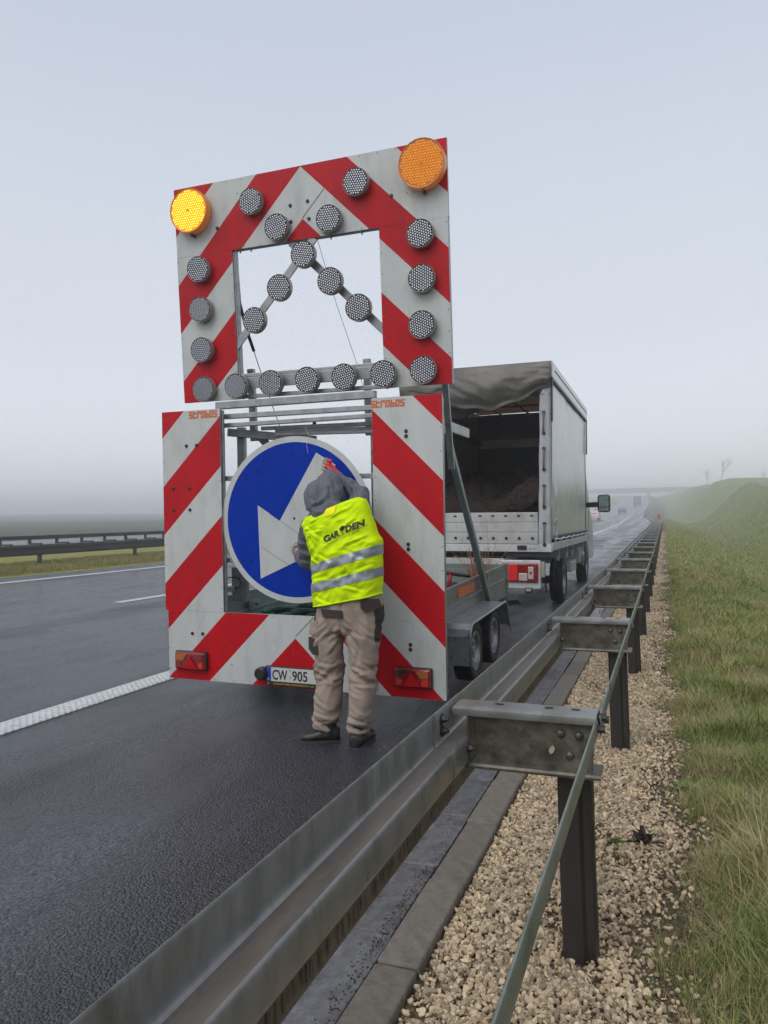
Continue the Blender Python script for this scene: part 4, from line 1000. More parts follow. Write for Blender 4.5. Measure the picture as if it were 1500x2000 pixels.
# ------------------------------------------------------------------ box truck
bt = empty('box_truck', (-2.56, 10.36, .03), (0, radians(.6), 0))
tag(bt, 'white truck with open backed grey tarpaulin box standing ahead of the trailer', 'truck')
XR, XL, YF, ZB, ZT = 1.08, -1.08, 4.85, .83, 3.50
def wavy(name, f, nu, nv, m, parent, thick=.004):
    """cloth sheet: f(u,v) -> point"""
    vs = [f(i / nu, j / nv) for j in range(nv + 1) for i in range(nu + 1)]
    fs = [(j * (nu + 1) + i, j * (nu + 1) + i + 1, (j + 1) * (nu + 1) + i + 1, (j + 1) * (nu + 1) + i) for j in range(nv) for i in range(nu)]
    mb = MB().add(vs, fs); o = mb.build(name, m, parent, smooth=True)
    so = o.modifiers.new('thick', 'SOLIDIFY'); so.thickness = thick
    return o
N = noise.noise
def side(u, v, X=XR):
    y = .10 + u * (YF - .1); z = ZB + .22 + v * (ZT - .22 - ZB - (.0 if X < 0 else .23))
    d = .018 * N(Vector((y * .7, z * .7, 3))) + .004 * N(Vector((y * 2.2, z * 1.6, 7))) + .016 * math.exp(-((v - .26) / .05) ** 2) * N(Vector((y * 3, 4, 1)))
    return (X + (d if X > 0 else -d), y, z)
wavy('side_tarp', lambda u, v: side(u, v), 60, 44, tarp, bt)
wavy('side_tarp', lambda u, v: side(u, v, XL), 30, 24, tarp, bt)
wavy('roof_tarp', lambda u, v: (XL + u * (XR - XL), .0 + v * YF, ZT + .012 * sin(v * 22) + .015 * sin(u * pi)), 24, 30, mat('roof_tarp_cloth', (.33, .30, .27), .6, trans=0), bt)
rt = MATS['roof_tarp_cloth']; _t = rt.node_tree; _b = _t.nodes['Principled BSDF']
_tr = _t.nodes.new('ShaderNodeBsdfTranslucent'); _tr.inputs['Color'].default_value = (.62, .42, .28, 1)
_mx = _t.nodes.new('ShaderNodeMixShader'); _mx.inputs[0].default_value = .28
_o = _t.nodes['Material Output']; _t.links.new(_b.outputs[0], _mx.inputs[1]); _t.links.new(_tr.outputs[0], _mx.inputs[2]); _t.links.new(_mx.outputs[0], _o.inputs['Surface'])
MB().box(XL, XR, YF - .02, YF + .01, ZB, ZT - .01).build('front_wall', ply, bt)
# top gutter strip along the side and dark cord channel
MB().box(XR - .01, XR + .035, -.01, YF + .02, ZT - .21, ZT + .02).build('roof_edge', tarp, bt, bevel=.012)
MB().box(XR + .001, XR + .040, .0, YF, ZT - .245, ZT - .213).build('cord_channel', black_pl, bt, bevel=.004)
MB().box(XR + .036, XR + .041, .25, YF, ZT - .085, ZT - .075).build('roof_seam', chassis_m, bt)
MB().box(XR + .012, XR + .035, .0, .05, ZT - .82, ZT - .245).build('edge_strip', black_pl, bt, bevel=.003)
MB().box(XR + .012, XR + .035, YF - .05, YF, ZT - .9, ZT - .245).build('edge_strip', black_pl, bt, bevel=.003)
# rear frame
for x in (XR - .05, XL - .0):
    MB().box(x, x + .05, -.0, .06, ZB + .1, ZT - .01).build('corner_post', alu, bt, bevel=.005)
for y in (.04, 1.2, 2.4, 3.6, 4.78):
    MB().tube([(XL + .03, y, ZT - .20), (XL + .20, y, ZT - .035), (XR - .20, y, ZT - .035), (XR - .03, y, ZT - .20)], .022, 8).build('roof_bow', chassis_m, bt)
for x in (-.55, 0, .55): MB().bar((x, .04, ZT - .05), (x, YF, ZT - .05), .03, .02).build('roof_batten', chassis_m, bt)
for z in (2.88,): MB().bar((XL + .03, YF - .06, z), (XR - .03, YF - .06, z), .03, .17, up=(0, 0, 1)).build('wall_board', alu, bt)
MB().bar((XL + .03, YF - .04, 3.30), (XR - .03, YF - .04, 3.30), .03, .07, up=(0, 0, 1)).build('wall_board', ply, bt)
MB().bar((XL + .06, .05, 2.9), (XL + .06, YF, 2.9), .03, .14, up=(0, 0, 1)).bar((XR - .05, .12, 2.9), (XR - .05, YF, 2.9), .03, .14, up=(0, 0, 1)).build('side_board', ply, bt)
# rolled-up rear flap: sags, folds, ragged lower edge
def flap(u, v):
    x = XL + u * (XR - XL + .02)
    sag = .50 + .10 * sin(u * pi * 1.0) - .17 * max(0, u - .80) / .2 + .035 * sin(u * 13) + .02 * sin(u * 31 + 1)
    z = ZT + .005 - v * sag
    fold = .040 * N(Vector((u * 4 + v * 2, v * 2.2, 2))) + .014 * N(Vector((u * 12 - v * 7, v * 6, 5)))
    return (x, -.03 - .11 * sin(min(1, v * 1.1) * pi) * (.6 + .4 * sin(u * pi)) - .03 + fold * min(1, v * 5), z + fold * .3 * v)
wavy('rolled_rear_flap', flap, 90, 30, tarp_top, bt, .012)
wavy('flap_lining', lambda u, v: (XL + .03 + u * (XR - XL - .06), .03 + .22 * v, ZT - .45 - .10 * sin(u * pi) - .05 * sin(u * 17) * v - .12 * v * (1 - u) + .12 * v * u), 60, 8, tarp_top, bt, .008)
# right rear tarp border with lashing straps
def border(u, v):
    z = ZB + .12 + v * (ZT - .55 - ZB)
    x = XR - .005 - u * (.165 - .03 * v + .018 * N(Vector((z * 3, 1, 1))))
    return (x, -.012 - .02 * abs(N(Vector((u * 4, z * 4, 3)))) - .012 * sin(u * pi), z)
wavy('tarp_border', border, 8, 90, tarp, bt, .006)
def border_top(u, v):
    z = ZT - .45 + v * .44; return (XR + .0 - u * (.13 - .11 * v), -.02 - .02 * abs(N(Vector((u * 4, z * 5, 9)))), z)
wavy('tarp_border', border_top, 8, 20, tarp, bt, .006)
for i, z in enumerate((.98, 1.50, 2.02, 2.52)):
    MB().tube([(XR - .085, -.045, z), (XR - .087, -.062, z + .03), (XR - .085, -.064, z + .14), (XR - .083, -.060, z + .25), (XR - .085, -.045, z + .28)], [(.013, .006)] * 5, 8).build('lashing_strap', strap_m, bt, smooth=True)
    for zz in (z - .005, z + .285):
        MB().disc((XR - .085, -.035, zz), (0, -1, 0), .026, .014, 14, 0, .022).build('eyelet', galv_dark, bt, smooth=False)
# dropside tailgate of three boards, studs and slots
for i, (z0, z1) in enumerate(((.985, 1.145), (1.15, 1.285), (1.29, 1.425))):
    b_ = MB().box(XL + .01, XR - .175, -.028, .005, z0, z1).build('tailgate_board', alu, bt, bevel=.005)
    if i == 0:
        for k in range(11):
            MB().disc((-1.0 + k * .183, -.028, .5 * (z0 + z1)), (0, -1, 0), .022, .012, 6).disc((-1.0 + k * .183, -.04, .5 * (z0 + z1)), (0, -1, 0), .012, .01, 8).build('latch_stud', galv_dark, b_)
    if i == 2:
        for k in range(11):
            MB().box(-1.03 + k * .183, -.985 + k * .183, -.032, -.027, z0 + .075, z0 + .10).box(-1.018 + k * .183, -.997 + k * .183, -.038, -.03, z0 + .078, z0 + .097).build('lashing_slot', galv_dark, b_, bevel=.003)
for k in range(16):
    MB().box(XL - .002 + .12 + k * .12, XL + .122 + k * .12 + .001, -.020, -.018, 1.146, 1.149).build('board_gap', chassis_m, bt) if k == 0 else None
MB().box(XL, XR + .01, -.035, .10, .875, .978).build('rear_beam', white_body, bt, bevel=.005)
for x in (-.75, .62): MB().box(x, x + .13, -.05, -.034, .905, .965).build('hinge_block', chassis_m, bt, bevel=.004)
for x in (.80, .86, .0, .06): MB().disc((x, -.034, .92), (0, -1, 0), .009, .004, 8).build('bolt', chassis_m, bt)
MB().box(XL + .02, XR - .01, 0, YF, ZB - .03, ZB + .06).build('load_floor', chassis_m, bt)
# side rail, rope lacing
MB().box(XR - .02, XR + .025, .02, YF, ZB + .06, ZB + .17).build('side_rail', white_body, bt, bevel=.006)
MB().tube([(XR + .055, .05 + i * .12, ZB + .215 + .008 * sin(i * 1.1)) for i in range(41)], .014, 8).build('lashing_rope', alu, bt, smooth=True)
for k in range(40):
    y = .14 + k * .117
    MB().tube([(XR + .03, y, ZB + .19), (XR + .045, y + .02, ZB + .25), (XR + .03, y + .06, ZB + .265)], .006, 5).build('rope_loop', galv_dark, bt)
MB().tube([(XR + .03, .12, ZB + .42), (XR + .045, .10, ZB + .48), (XR + .045, .22, ZB + .50), (XR + .045, .30, ZB + .42), (XR + .045, .26, ZB + .30), (XR + .045, .10, ZB + .2), (XR + .045, .06, ZB + .10)], .008, 6).build('loose_rope', alu, bt, smooth=True)
for y in (.9, 1.9, 2.7, 3.6, 4.4): MB().box(XR - .05, XR - .01, y, y + .05, ZB - .12, ZB + .07).build('outrigger', alu, bt, bevel=.003)
MB().box(XR - .12, XR - .03, 2.55, 3.35, .42, .60).build('side_box', alu, bt, bevel=.01)
# chassis
MB().box(-.55, -.45, .05, 7.2, .55, .74).box(.45, .55, .05, 7.2, .55, .74).box(-.55, .55, 1.9, 2.0, .45, .6).build('chassis_rail', chassis_m, bt)
MB().box(XL + .1, .42, .02, .06, .60, .78).build('rear_crossmember', alu, bt, bevel=.006)
MB().box(-.95, .45, .0, .06, .80, .855).build('bumper_beam', white_body, bt, bevel=.01)
lb = MB().box(.32, .935, -.02, .06, .36, .76).build('lamp_carrier', white_body, bt, bevel=.012)
MB().box(.935, .985, .0, .12, .52, .74).build('carrier_end', mat('beige_plastic', (.33, .31, .25), .5), bt, bevel=.01)
tl = MB().box(.40, .905, -.055, -.02, .455, .72).build('tail_light', tail_red, bt, bevel=.015)
for a, b_, c_, d_, m_, nm in ((.42, .62, .475, .70, tail_glow, 'brake_lens'), (.64, .76, .59, .70, tail_red, 'red_lens'), (.64, .76, .475, .58, tail_clear, 'reverse_lens'), (.77, .845, .50, .67, tail_clear, 'fog_lens'), (.86, .89, .49, .69, tail_red, 'side_lens')):
    MB().box(a, b_, -.060, -.050, c_, d_).build(nm, m_, tl, bevel=.008)
MB().disc((.808, -.06, .585), (0, -1, 0), .018, .004, 12).build('bulb_dot', tail_red, tl)
MB().box(.72, .82, -.03, -.01, .30, .38).build('plate_light', black_pl, bt, bevel=.008); MB().box(.735, .805, -.035, -.029, .33, .365).build('light_face', tail_clear, bt)
MB().tube([(.93, .10, .70), (.97, .15, .5), (.98, .2, .30)], .012, 6).build('hose', black_pl, bt)
# wheels and mudguards
for y, s_ in ((1.85, 1), (1.85, -1)):
    wheel(bt, (s_ * .93, y, .345), .345, .21, s_, 10)
    MB().tube([(s_ * .92, y + .40 * cos(a), .345 + .40 * sin(a)) for a in [pi * k / 12 for k in range(13)]], [(.12, .008)] * 13, 8, up=(1, 0, 0)).build('mudguard', black_pl, bt)
wheel(bt, (.89, 5.95, .345), .345, .21, 1, 10); wheel(bt, (-.89, 5.95, .345), .345, .21, -1, 10)
MB().bar((-.85, 1.85, .345), (.85, 1.85, .345), .12, .12).box(-.18, .18, 1.7, 2.0, .25, .5).build('rear_axle', chassis_m, bt)
# cab
cp = [(4.92, .42), (4.92, 2.40), (5.3, 2.48), (5.9, 2.40), (6.75, 1.55), (7.3, 1.30), (7.55, .95), (7.55, .42), (6.45, .42), (6.38, .66), (6.2, .80), (5.95, .84), (5.7, .80), (5.52, .66), (5.45, .42)]
cab = MB().prism(cp, -.985, .985, plane='yz').build('cab', white_body, bt, bevel=.05)
MB().prism([(5.05, 1.52), (5.05, 2.22), (5.75, 2.20), (6.35, 1.56)], .984, .990, plane='yz').build('side_window', glass_m, cab)
MB().prism([(5.05, 1.52), (5.05, 2.22), (5.75, 2.20), (6.35, 1.56)], -.990, -.984, plane='yz').build('side_window', glass_m, cab)
MB().box(.985, .990, 5.0, 5.008, .5, 2.3).box(.985, .990, 6.40, 6.408, .85, 1.5).build('door_gap', chassis_m, cab)
MB().box(.99, 1.02, 5.1, 5.28, 1.25, 1.29).build('door_handle', black_pl, cab, bevel=.008)
MB().prism([(5.95, 2.36), (6.72, 1.58), (6.70, 1.56), (5.93, 2.34)], -.9, .9, plane='yz').build('windscreen', glass_m, cab)
MB().box(.95, .99, 4.95, 5.35, .38, .60).build('step', black_pl, cab, bevel=.01)
MB().box(.98, 1.02, 5.30, 5.34, .65, 1.1).build('fuel_flap', black_pl, cab, bevel=.008)
for s_ in (1, -1):
    mr_ = MB().bar((s_ * .97, 6.30, 1.62), (s_ * 1.20, 6.22, 1.63), .10, .11, up=(0, 0, 1)).build('mirror_arm', black_pl, bt, bevel=.015)
    MB().box(s_ * 1.20 - (.0 if s_ > 0 else .26), s_ * 1.20 + (.26 if s_ > 0 else 0), 6.12, 6.28, 1.46, 1.84).build('mirror_housing', black_pl, mr_, bevel=.05)
    x0 = s_ * 1.20 + (.03 if s_ > 0 else -.23)
    MB().box(x0, x0 + .20, 6.112, 6.119, 1.58, 1.80).box(x0, x0 + .20, 6.112, 6.119, 1.49, 1.56).build('mirror_glass', mirror_m, mr_)
# brushwood in the box
bw = empty('brushwood_pile', (-2.56, 12.2, .95)); tag(bw, 'dark heap of dry brown brushwood loaded inside the open truck box', 'brushwood')
def heap(u, v):
    x = -.98 + u * 1.94; y = -1.6 + v * 4.0
    z = .05 + .62 + .55 * v ** .7 + .30 * N(Vector((x * 1.6, y * 1.2, 4))) + .14 * N(Vector((x * 6, y * 6, 1))) + .25 * max(0, u - .6) - .2 * (1 if v == 0 else 0)
    return (x, y, z if 0 < u < 1 else z)
o = wavy('heap', heap, 50, 50, brush_m, bw, .02)
for i in range(240):
    u, v = random.random(), random.random() ** 1.5; p = Vector(heap(u, v)); d = Vector((random.uniform(-1, 1), random.uniform(-.6, .4), random.uniform(.0, .8))).normalized(); ln = random.uniform(.15, .5)
    q = p + d * ln; q.x = max(-.99, min(.99, q.x)); q.z = min(q.z, 2.2); q.y = max(q.y, -1.75)
    MB().tube([p - Vector((0, 0, .05)), (p + q) / 2 + Vector((0, 0, .04)), q], [.007, .005, .002], 4).build('twig', brush_m, bw)

# ------------------------------------------------------------------ the worker
PF = Vector((.57, -.50, 0))          # between the feet, trailer frame
def remesh(mb, voxel, smooth=6, fac=.5):
    me = bpy.data.meshes.new('t'); me.from_pydata([tuple(p) for p in mb.v], [], mb.f)
    b = bmesh.new(); b.from_mesh(me); bmesh.ops.triangulate(b, faces=b.faces); b.to_mesh(me); b.free()
    o = bpy.data.objects.new('t', me); COL.objects.link(o)
    r = o.modifiers.new('r', 'REMESH'); r.mode = 'VOXEL'; r.voxel_size = voxel
    s = o.modifiers.new('s', 'SMOOTH'); s.factor = fac; s.iterations = smooth
    dg = bpy.context.evaluated_depsgraph_get(); out = bpy.data.meshes.new_from_object(o.evaluated_get(dg)); bpy.data.objects.remove(o)
    return out
def finish(me, name, mats, parent, disp=None, matf=None):
    for m in (mats if isinstance(mats, (list, tuple)) else [mats]): me.materials.append(m)
    nv = len(me.vertices); co = np.empty(nv * 3); me.vertices.foreach_get('co', co); co = co.reshape(-1, 3)
    nr = np.empty(nv * 3); me.vertices.foreach_get('normal', nr); nr = nr.reshape(-1, 3)
    if disp:
        d = np.array([disp(Vector(p)) for p in co]); co = co + nr * d[:, None]
    base = co.copy()
    co = co - np.array(PF)
    me.vertices.foreach_set('co', co.ravel())
    if matf:
        for p in me.polygons:
            c = base[list(p.vertices)].mean(0); p.material_index = matf(c)
    me.polygons.foreach_set('use_smooth', [True] * len(me.polygons)); me.name = name; me.update()
    o = bpy.data.objects.new(name, me); COL.objects.link(o)
    if parent: o.parent = parent
    return o
def ell(mb, c, rx, ry, rz, n=14, rot=None):
    c = Vector(c); rings = []
    for i in range(n + 1):
        a = pi * i / n; r = max(sin(a), .02)
        ring = [Vector((rx * r * cos(2 * pi * k / n), ry * r * sin(2 * pi * k / n), rz * cos(a))) for k in range(n)]
        if rot: ring = [rot @ p for p in ring]
        rings.append([p + c for p in ring])
    return mb.loft(rings)

sh_l, sh_r = Vector((.318, -.385, 1.295)), Vector((.655, -.37, 1.425))
el_l, wr_l = Vector((.275, -.30, 1.105)), Vector((.105, -.125, 1.115))
el_r, wr_r = Vector((.575, -.18, 1.512)), Vector((.398, -.118, 1.640))
hip = Vector((.578, -.385, .83))
# continuous body under the clothes
b = MB()
b.loft([[Vector((c[0] + c[3] * cos(2 * pi * k / 20), c[1] + c[4] * sin(2 * pi * k / 20), c[2] + c[5] * cos(2 * pi * k / 20))) for k in range(20)] for c in
        ((.585, -.385, .74, .15, .10, .02), (.58, -.385, .85, .165, .11, .03), (.575, -.38, 1.0, .15, .10, .03), (.555, -.38, 1.15, .165, .105, .04), (.525, -.38, 1.28, .18, .10, .05), (.485, -.375, 1.38, .17, .085, .055), (.455, -.36, 1.42, .07, .06, .02))])
b.tube([(.455, -.37, 1.40), (.40, -.31, 1.47)], [.058, .054], 12)
HR = Matrix.Rotation(radians(-14), 4, 'Y') @ Matrix.Rotation(radians(-24), 4, 'X')
ell(b, (.378, -.265, 1.535), .075, .092, .112, 16, HR)
nose = Vector((.378, -.265, 1.535)) + HR @ Vector((0, .096, -.02))
b.tube([nose + Vector((0, -.02, .03)), nose, nose + Vector((0, -.015, -.015))], [.009, .016, .012], 8)
b.tube([sh_l + Vector((.05, 0, 0)), sh_l, (sh_l + el_l) / 2, el_l, (el_l + wr_l) / 2, wr_l], [.055, .055, .046, .038, .036, .027], 12)
b.tube([sh_r - Vector((.05, 0, 0)), sh_r, (sh_r + el_r) / 2, el_r, (el_r + wr_r) / 2, wr_r], [.055, .055, .046, .038, .036, .027], 12)
LL = [(.49, -.385, .80), (.451, -.42, .609), (.456, -.43, .421), (.474, -.485, .244), (.466, -.51, .06)]
LR = [(.665, -.385, .80), (.693, -.42, .622), (.695, -.44, .439), (.700, -.50, .265), (.695, -.525, .06)]
for Lg in (LL, LR): b.tube(Lg, [.085, .075, .055, .052, .036], 12)
bodyme = remesh(b, .014, 4)
ps = finish(bodyme, 'person', skin_m, None)
ps.matrix_world = TM @ Matrix.Translation(PF)
tag(ps, 'worker in a grey hood and yellow hi-vis vest wiping the blue sign, seen from behind', 'person')
ps['pose'] = 'standing'

# trousers ----------------------------------------------------------
b = MB()
def ringp(cx, cy, cz, rx, ry, tilt, n=28, e=.85):
    out = []
    for k in range(n):
        a = 2 * pi * k / n; ca, sa = cos(a), sin(a)
        out.append(Vector((cx + rx * math.copysign(abs(ca) ** e, ca), cy + ry * math.copysign(abs(sa) ** e, sa), cz + tilt * ca)))
    return out
b.loft([ringp(.575, -.39, .97, .185, .115, .035), ringp(.579, -.39, .90, .205, .125, .03), ringp(.582, -.39, .82, .222, .128, .02), ringp(.583, -.395, .75, .225, .126, .01), ringp(.580, -.40, .69, .205, .115, 0), ringp(.58, -.40, .655, .10, .07, 0)])
b.tube([(.475, -.395, .80), (.455, -.41, .70), (.448, -.42, .609), (.455, -.425, .50), (.460, -.43, .421), (.470, -.455, .33), (.474, -.49, .244), (.468, -.505, .15), (.460, -.51, .085)],
       [(.098, .11), (.101, .11), (.094, .105), (.088, .10), (.087, .10), (.083, .095), (.081, .09), (.074, .083), (.069, .078)], 20, up=(0, 1, 0))
b.tube([(.685, -.395, .80), (.697, -.41, .70), (.694, -.42, .622), (.695, -.43, .53), (.696, -.44, .439), (.700, -.465, .35), (.703, -.50, .265), (.698, -.52, .17), (.694, -.525, .09)],
       [(.098, .11), (.102, .11), (.096, .105), (.087, .10), (.082, .10), (.077, .095), (.073, .09), (.067, .082), (.062, .076)], 20, up=(0, 1, 0))
tm = remesh(b, .0085, 4)
def grooves(x, z, lst, k=1.0):
    d = 0
    for ax, az, bx, bz, w_, dep in lst:
        ux, uz = bx - ax, bz - az; L2 = ux * ux + uz * uz
        t = ((x - ax) * ux + (z - az) * uz) / L2
        if t < 0 or t > 1: continue
        s = ((x - ax) * uz - (z - az) * ux) / sqrt(L2)
        if abs(s) > 4 * w_: continue
        tp_ = sin(pi * t) ** .6
        d += dep * tp_ * (-math.exp(-(s / w_) ** 2) + .75 * math.exp(-((s - 1.9 * w_) / (1.1 * w_)) ** 2))
    return d * k
TR_G = [(.585, .70, .50, .60, .010, .012), (.58, .69, .47, .64, .009, .010), (.585, .72, .68, .60, .010, .012), (.585, .70, .74, .66, .009, .010), (.60, .66, .70, .54, .009, .009), (.56, .65, .50, .53, .009, .009),
        (.40, .46, .53, .42, .009, .013), (.39, .42, .50, .40, .008, .010), (.42, .49, .54, .475, .008, .009), (.47, .40, .55, .36, .008, .010),
        (.63, .49, .76, .45, .009, .012), (.64, .43, .74, .45, .008, .010), (.66, .39, .77, .37, .008, .010), (.64, .34, .74, .31, .008, .008),
        (.40, .30, .50, .24, .008, .010), (.43, .20, .54, .17, .008, .012), (.40, .13, .52, .15, .007, .010), (.64, .20, .76, .16, .008, .012), (.65, .12, .74, .14, .007, .010), (.68, .27, .76, .20, .008, .009), (.41, .56, .45, .36, .009, .007), (.70, .62, .67, .40, .010, .007)]
HD_G = [(.395, 1.62, .425, 1.46, .007, .010), (.48, 1.48, .36, 1.43, .008, .013), (.49, 1.51, .42, 1.45, .008, .010), (.36, 1.62, .43, 1.55, .008, .008), (.30, 1.56, .34, 1.42, .009, .010), (.46, 1.60, .49, 1.47, .008, .008), (.42, 1.645, .33, 1.60, .008, .008),
        (.34, 1.50, .44, 1.47, .008, .007), (.50, 1.60, .56, 1.50, .007, .010), (.54, 1.60, .61, 1.49, .007, .012), (.58, 1.58, .66, 1.49, .007, .010), (.45, 1.64, .50, 1.56, .007, .009), (.62, 1.56, .70, 1.48, .008, .009),
        (.25, 1.24, .33, 1.20, .008, .010), (.25, 1.18, .34, 1.14, .008, .010), (.24, 1.11, .33, 1.09, .008, .010), (.27, 1.28, .30, 1.10, .009, .008)]
VS_G = [(.34, 1.33, .48, 1.24, .008, .010), (.33, 1.29, .47, 1.31, .007, .008), (.36, 1.26, .43, 1.17, .008, .010), (.62, 1.42, .50, 1.36, .008, .009), (.70, 1.38, .60, 1.30, .008, .008), (.76, 1.26, .62, 1.20, .008, .010), (.35, 1.15, .46, 1.09, .008, .010),
        (.44, 1.16, .56, 1.10, .008, .010), (.60, 1.19, .75, 1.13, .008, .008), (.36, .99, .50, 1.02, .008, .010), (.52, 1.00, .64, 1.05, .008, .010), (.40, .90, .56, .84, .008, .010), (.60, .98, .74, .94, .008, .010), (.38, .86, .46, .93, .007, .008), (.68, 1.06, .78, 1.10, .008, .009), (.45, 1.38, .38, 1.33, .007, .008)]
def rdg(p):
    return 1 - 3.2 * abs(N(p))
def crease(p):
    """cloth creases: slanting folds round the seat and knees, bunching above the boots"""
    x, y, z = p; d = 0
    leg = -1 if x < .58 else 1
    k = math.exp(-((z - .42) / .07) ** 2)
    d += .013 * k * rdg(Vector((x * 7, y * 6, z * 22 + leg * x * 16)))
    k = math.exp(-((z - .13) / .09) ** 2)
    d += .013 * k * rdg(Vector((x * 7, y * 7, z * 24 + 5 + x * 9)))
    k = math.exp(-((z - .66) / .10) ** 2)
    d += .012 * k * rdg(Vector((x * 6, y * 5, (z + leg * (x - .58) * .9) * 18)))
    d += .006 * N(Vector((x * 11, y * 11, z * 8))) + .005 * rdg(Vector((x * 12, 3, z * 6 + leg * x * 9)))
    if y < -.36: d += grooves(x, z, TR_G)
    d += -.010 * math.exp(-((x - .583) / .012) ** 2) * max(0, min(1, (z - .62) / .1)) * (1 if y < -.40 else 0)
    return d
def trou_mat(c):
    x, y, z = c
    back = y < -.38
    # back hip pockets
    if x > .782 and .62 < z < .84 and y < -.30: return 1
    if x < .40 and .70 < z < .85: return 1
    if x < .372 and .535 < z < .63: return 1
    return 0
trs = finish(tm, 'trousers', [trous_m, brown_m], ps, crease, trou_mat)
# pocket patches that stand proud
def patch(name, quad, m, th=.006, parent=trs, off=(0, 0, 0)):
    q = [Vector(p) - PF + Vector(off) for p in quad]
    c = sum(q, Vector()) / len(q)
    nrm = (q[1] - q[0]).cross(q[2] - q[1]).normalized()
    if nrm.y > 0: nrm = -nrm
    return MB().loft([q, [c + (p - c) * .985 + nrm * th for p in q]]).build(name, m, parent, bevel=.002)
# cargo pocket on the left thigh: pale upper flap, dark lower pouch sticking out
patch('thigh_pocket', [(.362, -.47, .735), (.43, -.515, .74), (.435, -.52, .655), (.355, -.475, .65)], trous_m, .012)
patch('thigh_pouch', [(.345, -.455, .632), (.437, -.515, .63), (.440, -.518, .535), (.395, -.50, .530), (.352, -.47, .56)], brown_m, .016)
patch('hip_pocket', [(.452, -.518, .818), (.602, -.530, .815), (.602, -.534, .770), (.470, -.528, .768)], brown_m, .008)
patch('hip_pocket', [(.715, -.518, .892), (.815, -.46, .885), (.828, -.455, .835), (.745, -.51, .805), (.715, -.52, .83)], brown_m, .008)

# hoodie: sleeves, hem and hood ---------------------------------------
b = MB()
b.loft([ringp(.565, -.38, .96, .165, .115, .03), ringp(.56, -.38, 1.12, .175, .115, .04), ringp(.525, -.375, 1.28, .18, .105, .055), ringp(.485, -.37, 1.37, .165, .09, .06), ringp(.455, -.365, 1.425, .10, .08, .03)])
b.tube([sh_l + Vector((.10, 0, -.03)), sh_l, sh_l * .5 + el_l * .5 + Vector((-.006, 0, 0)), el_l + Vector((-.004, -.008, -.012)), el_l * .5 + wr_l * .5 + Vector((0, 0, -.006)), wr_l], [.06, .074, .070, .064, .054, .041], 16)
b.tube([sh_r - Vector((.07, 0, .0)), sh_r, sh_r * .5 + el_r * .5, el_r + Vector((.006, 0, .006)), el_r * .5 + wr_r * .5, wr_r], [.05, .070, .064, .058, .050, .038], 16)
hax = [(.450, -.385, 1.385), (.430, -.38, 1.43), (.410, -.355, 1.48), (.393, -.325, 1.53), (.380, -.305, 1.575), (.372, -.29, 1.61), (.367, -.282, 1.638), (.365, -.28, 1.652)]
hr_ = [(.092, .085), (.100, .105), (.112, .118), (.117, .124), (.114, .120), (.100, .106), (.072, .078), (.03, .035)]
hood_rings = []
for c, r in zip(hax, hr_):
    hood_rings.append([Vector((c[0] + r[0] * cos(2 * pi * k / 24), c[1] + r[1] * sin(2 * pi * k / 24), c[2] + .035 * cos(2 * pi * k / 24) + .02 * sin(2 * pi * k / 24))) for k in range(24)])
b.loft(hood_rings)
hm = remesh(b, .0085, 4)
def hood_cr(p):
    x, y, z = p; d = .005 * N(Vector((x * 14, y * 14, z * 14))) 
    if z > 1.40 and x < .53:
        # centre seam and drape folds of the hood
        xs = .40 - (z - 1.45) * .22
        d += -.007 * math.exp(-((x - xs) / .006) ** 2) * (1 if y < -.3 else 0) + .004 * math.exp(-((x - xs - .016) / .008) ** 2)
        d += .008 * N(Vector((x * 7, y * 5, z * 16 - x * 14))) + .006 * rdg(Vector((x * 9 + z * 5, y * 6, z * 9 - x * 7)))
        k = math.exp(-((z - 1.43 - (x - .4) * .3) / .03) ** 2); d += .016 * k * N(Vector((x * 12, 0, z * 45)))
    elif z > 1.42: d += .010 * rdg(Vector((x * 17 + z * 15, y * 9, z * 9)))
    elif x < .37: d += .009 * rdg(Vector((x * 9, y * 9, z * 17)))
    if y < -.18: d += grooves(x, z, HD_G)
    return d
hd = finish(hm, 'hoodie', hood_m, ps, hood_cr)
# hood opening towards the sign: a soft rim round the face
MB().tube([Vector(hax[3]) + Vector((.0, .02, .0)) + HR @ Vector((.078 * cos(2 * pi * k / 20), .108, .10 * sin(2 * pi * k / 20))) - PF for k in range(21)], .016, 8, caps=False).build('hood_rim', hood_m, hd, smooth=True)

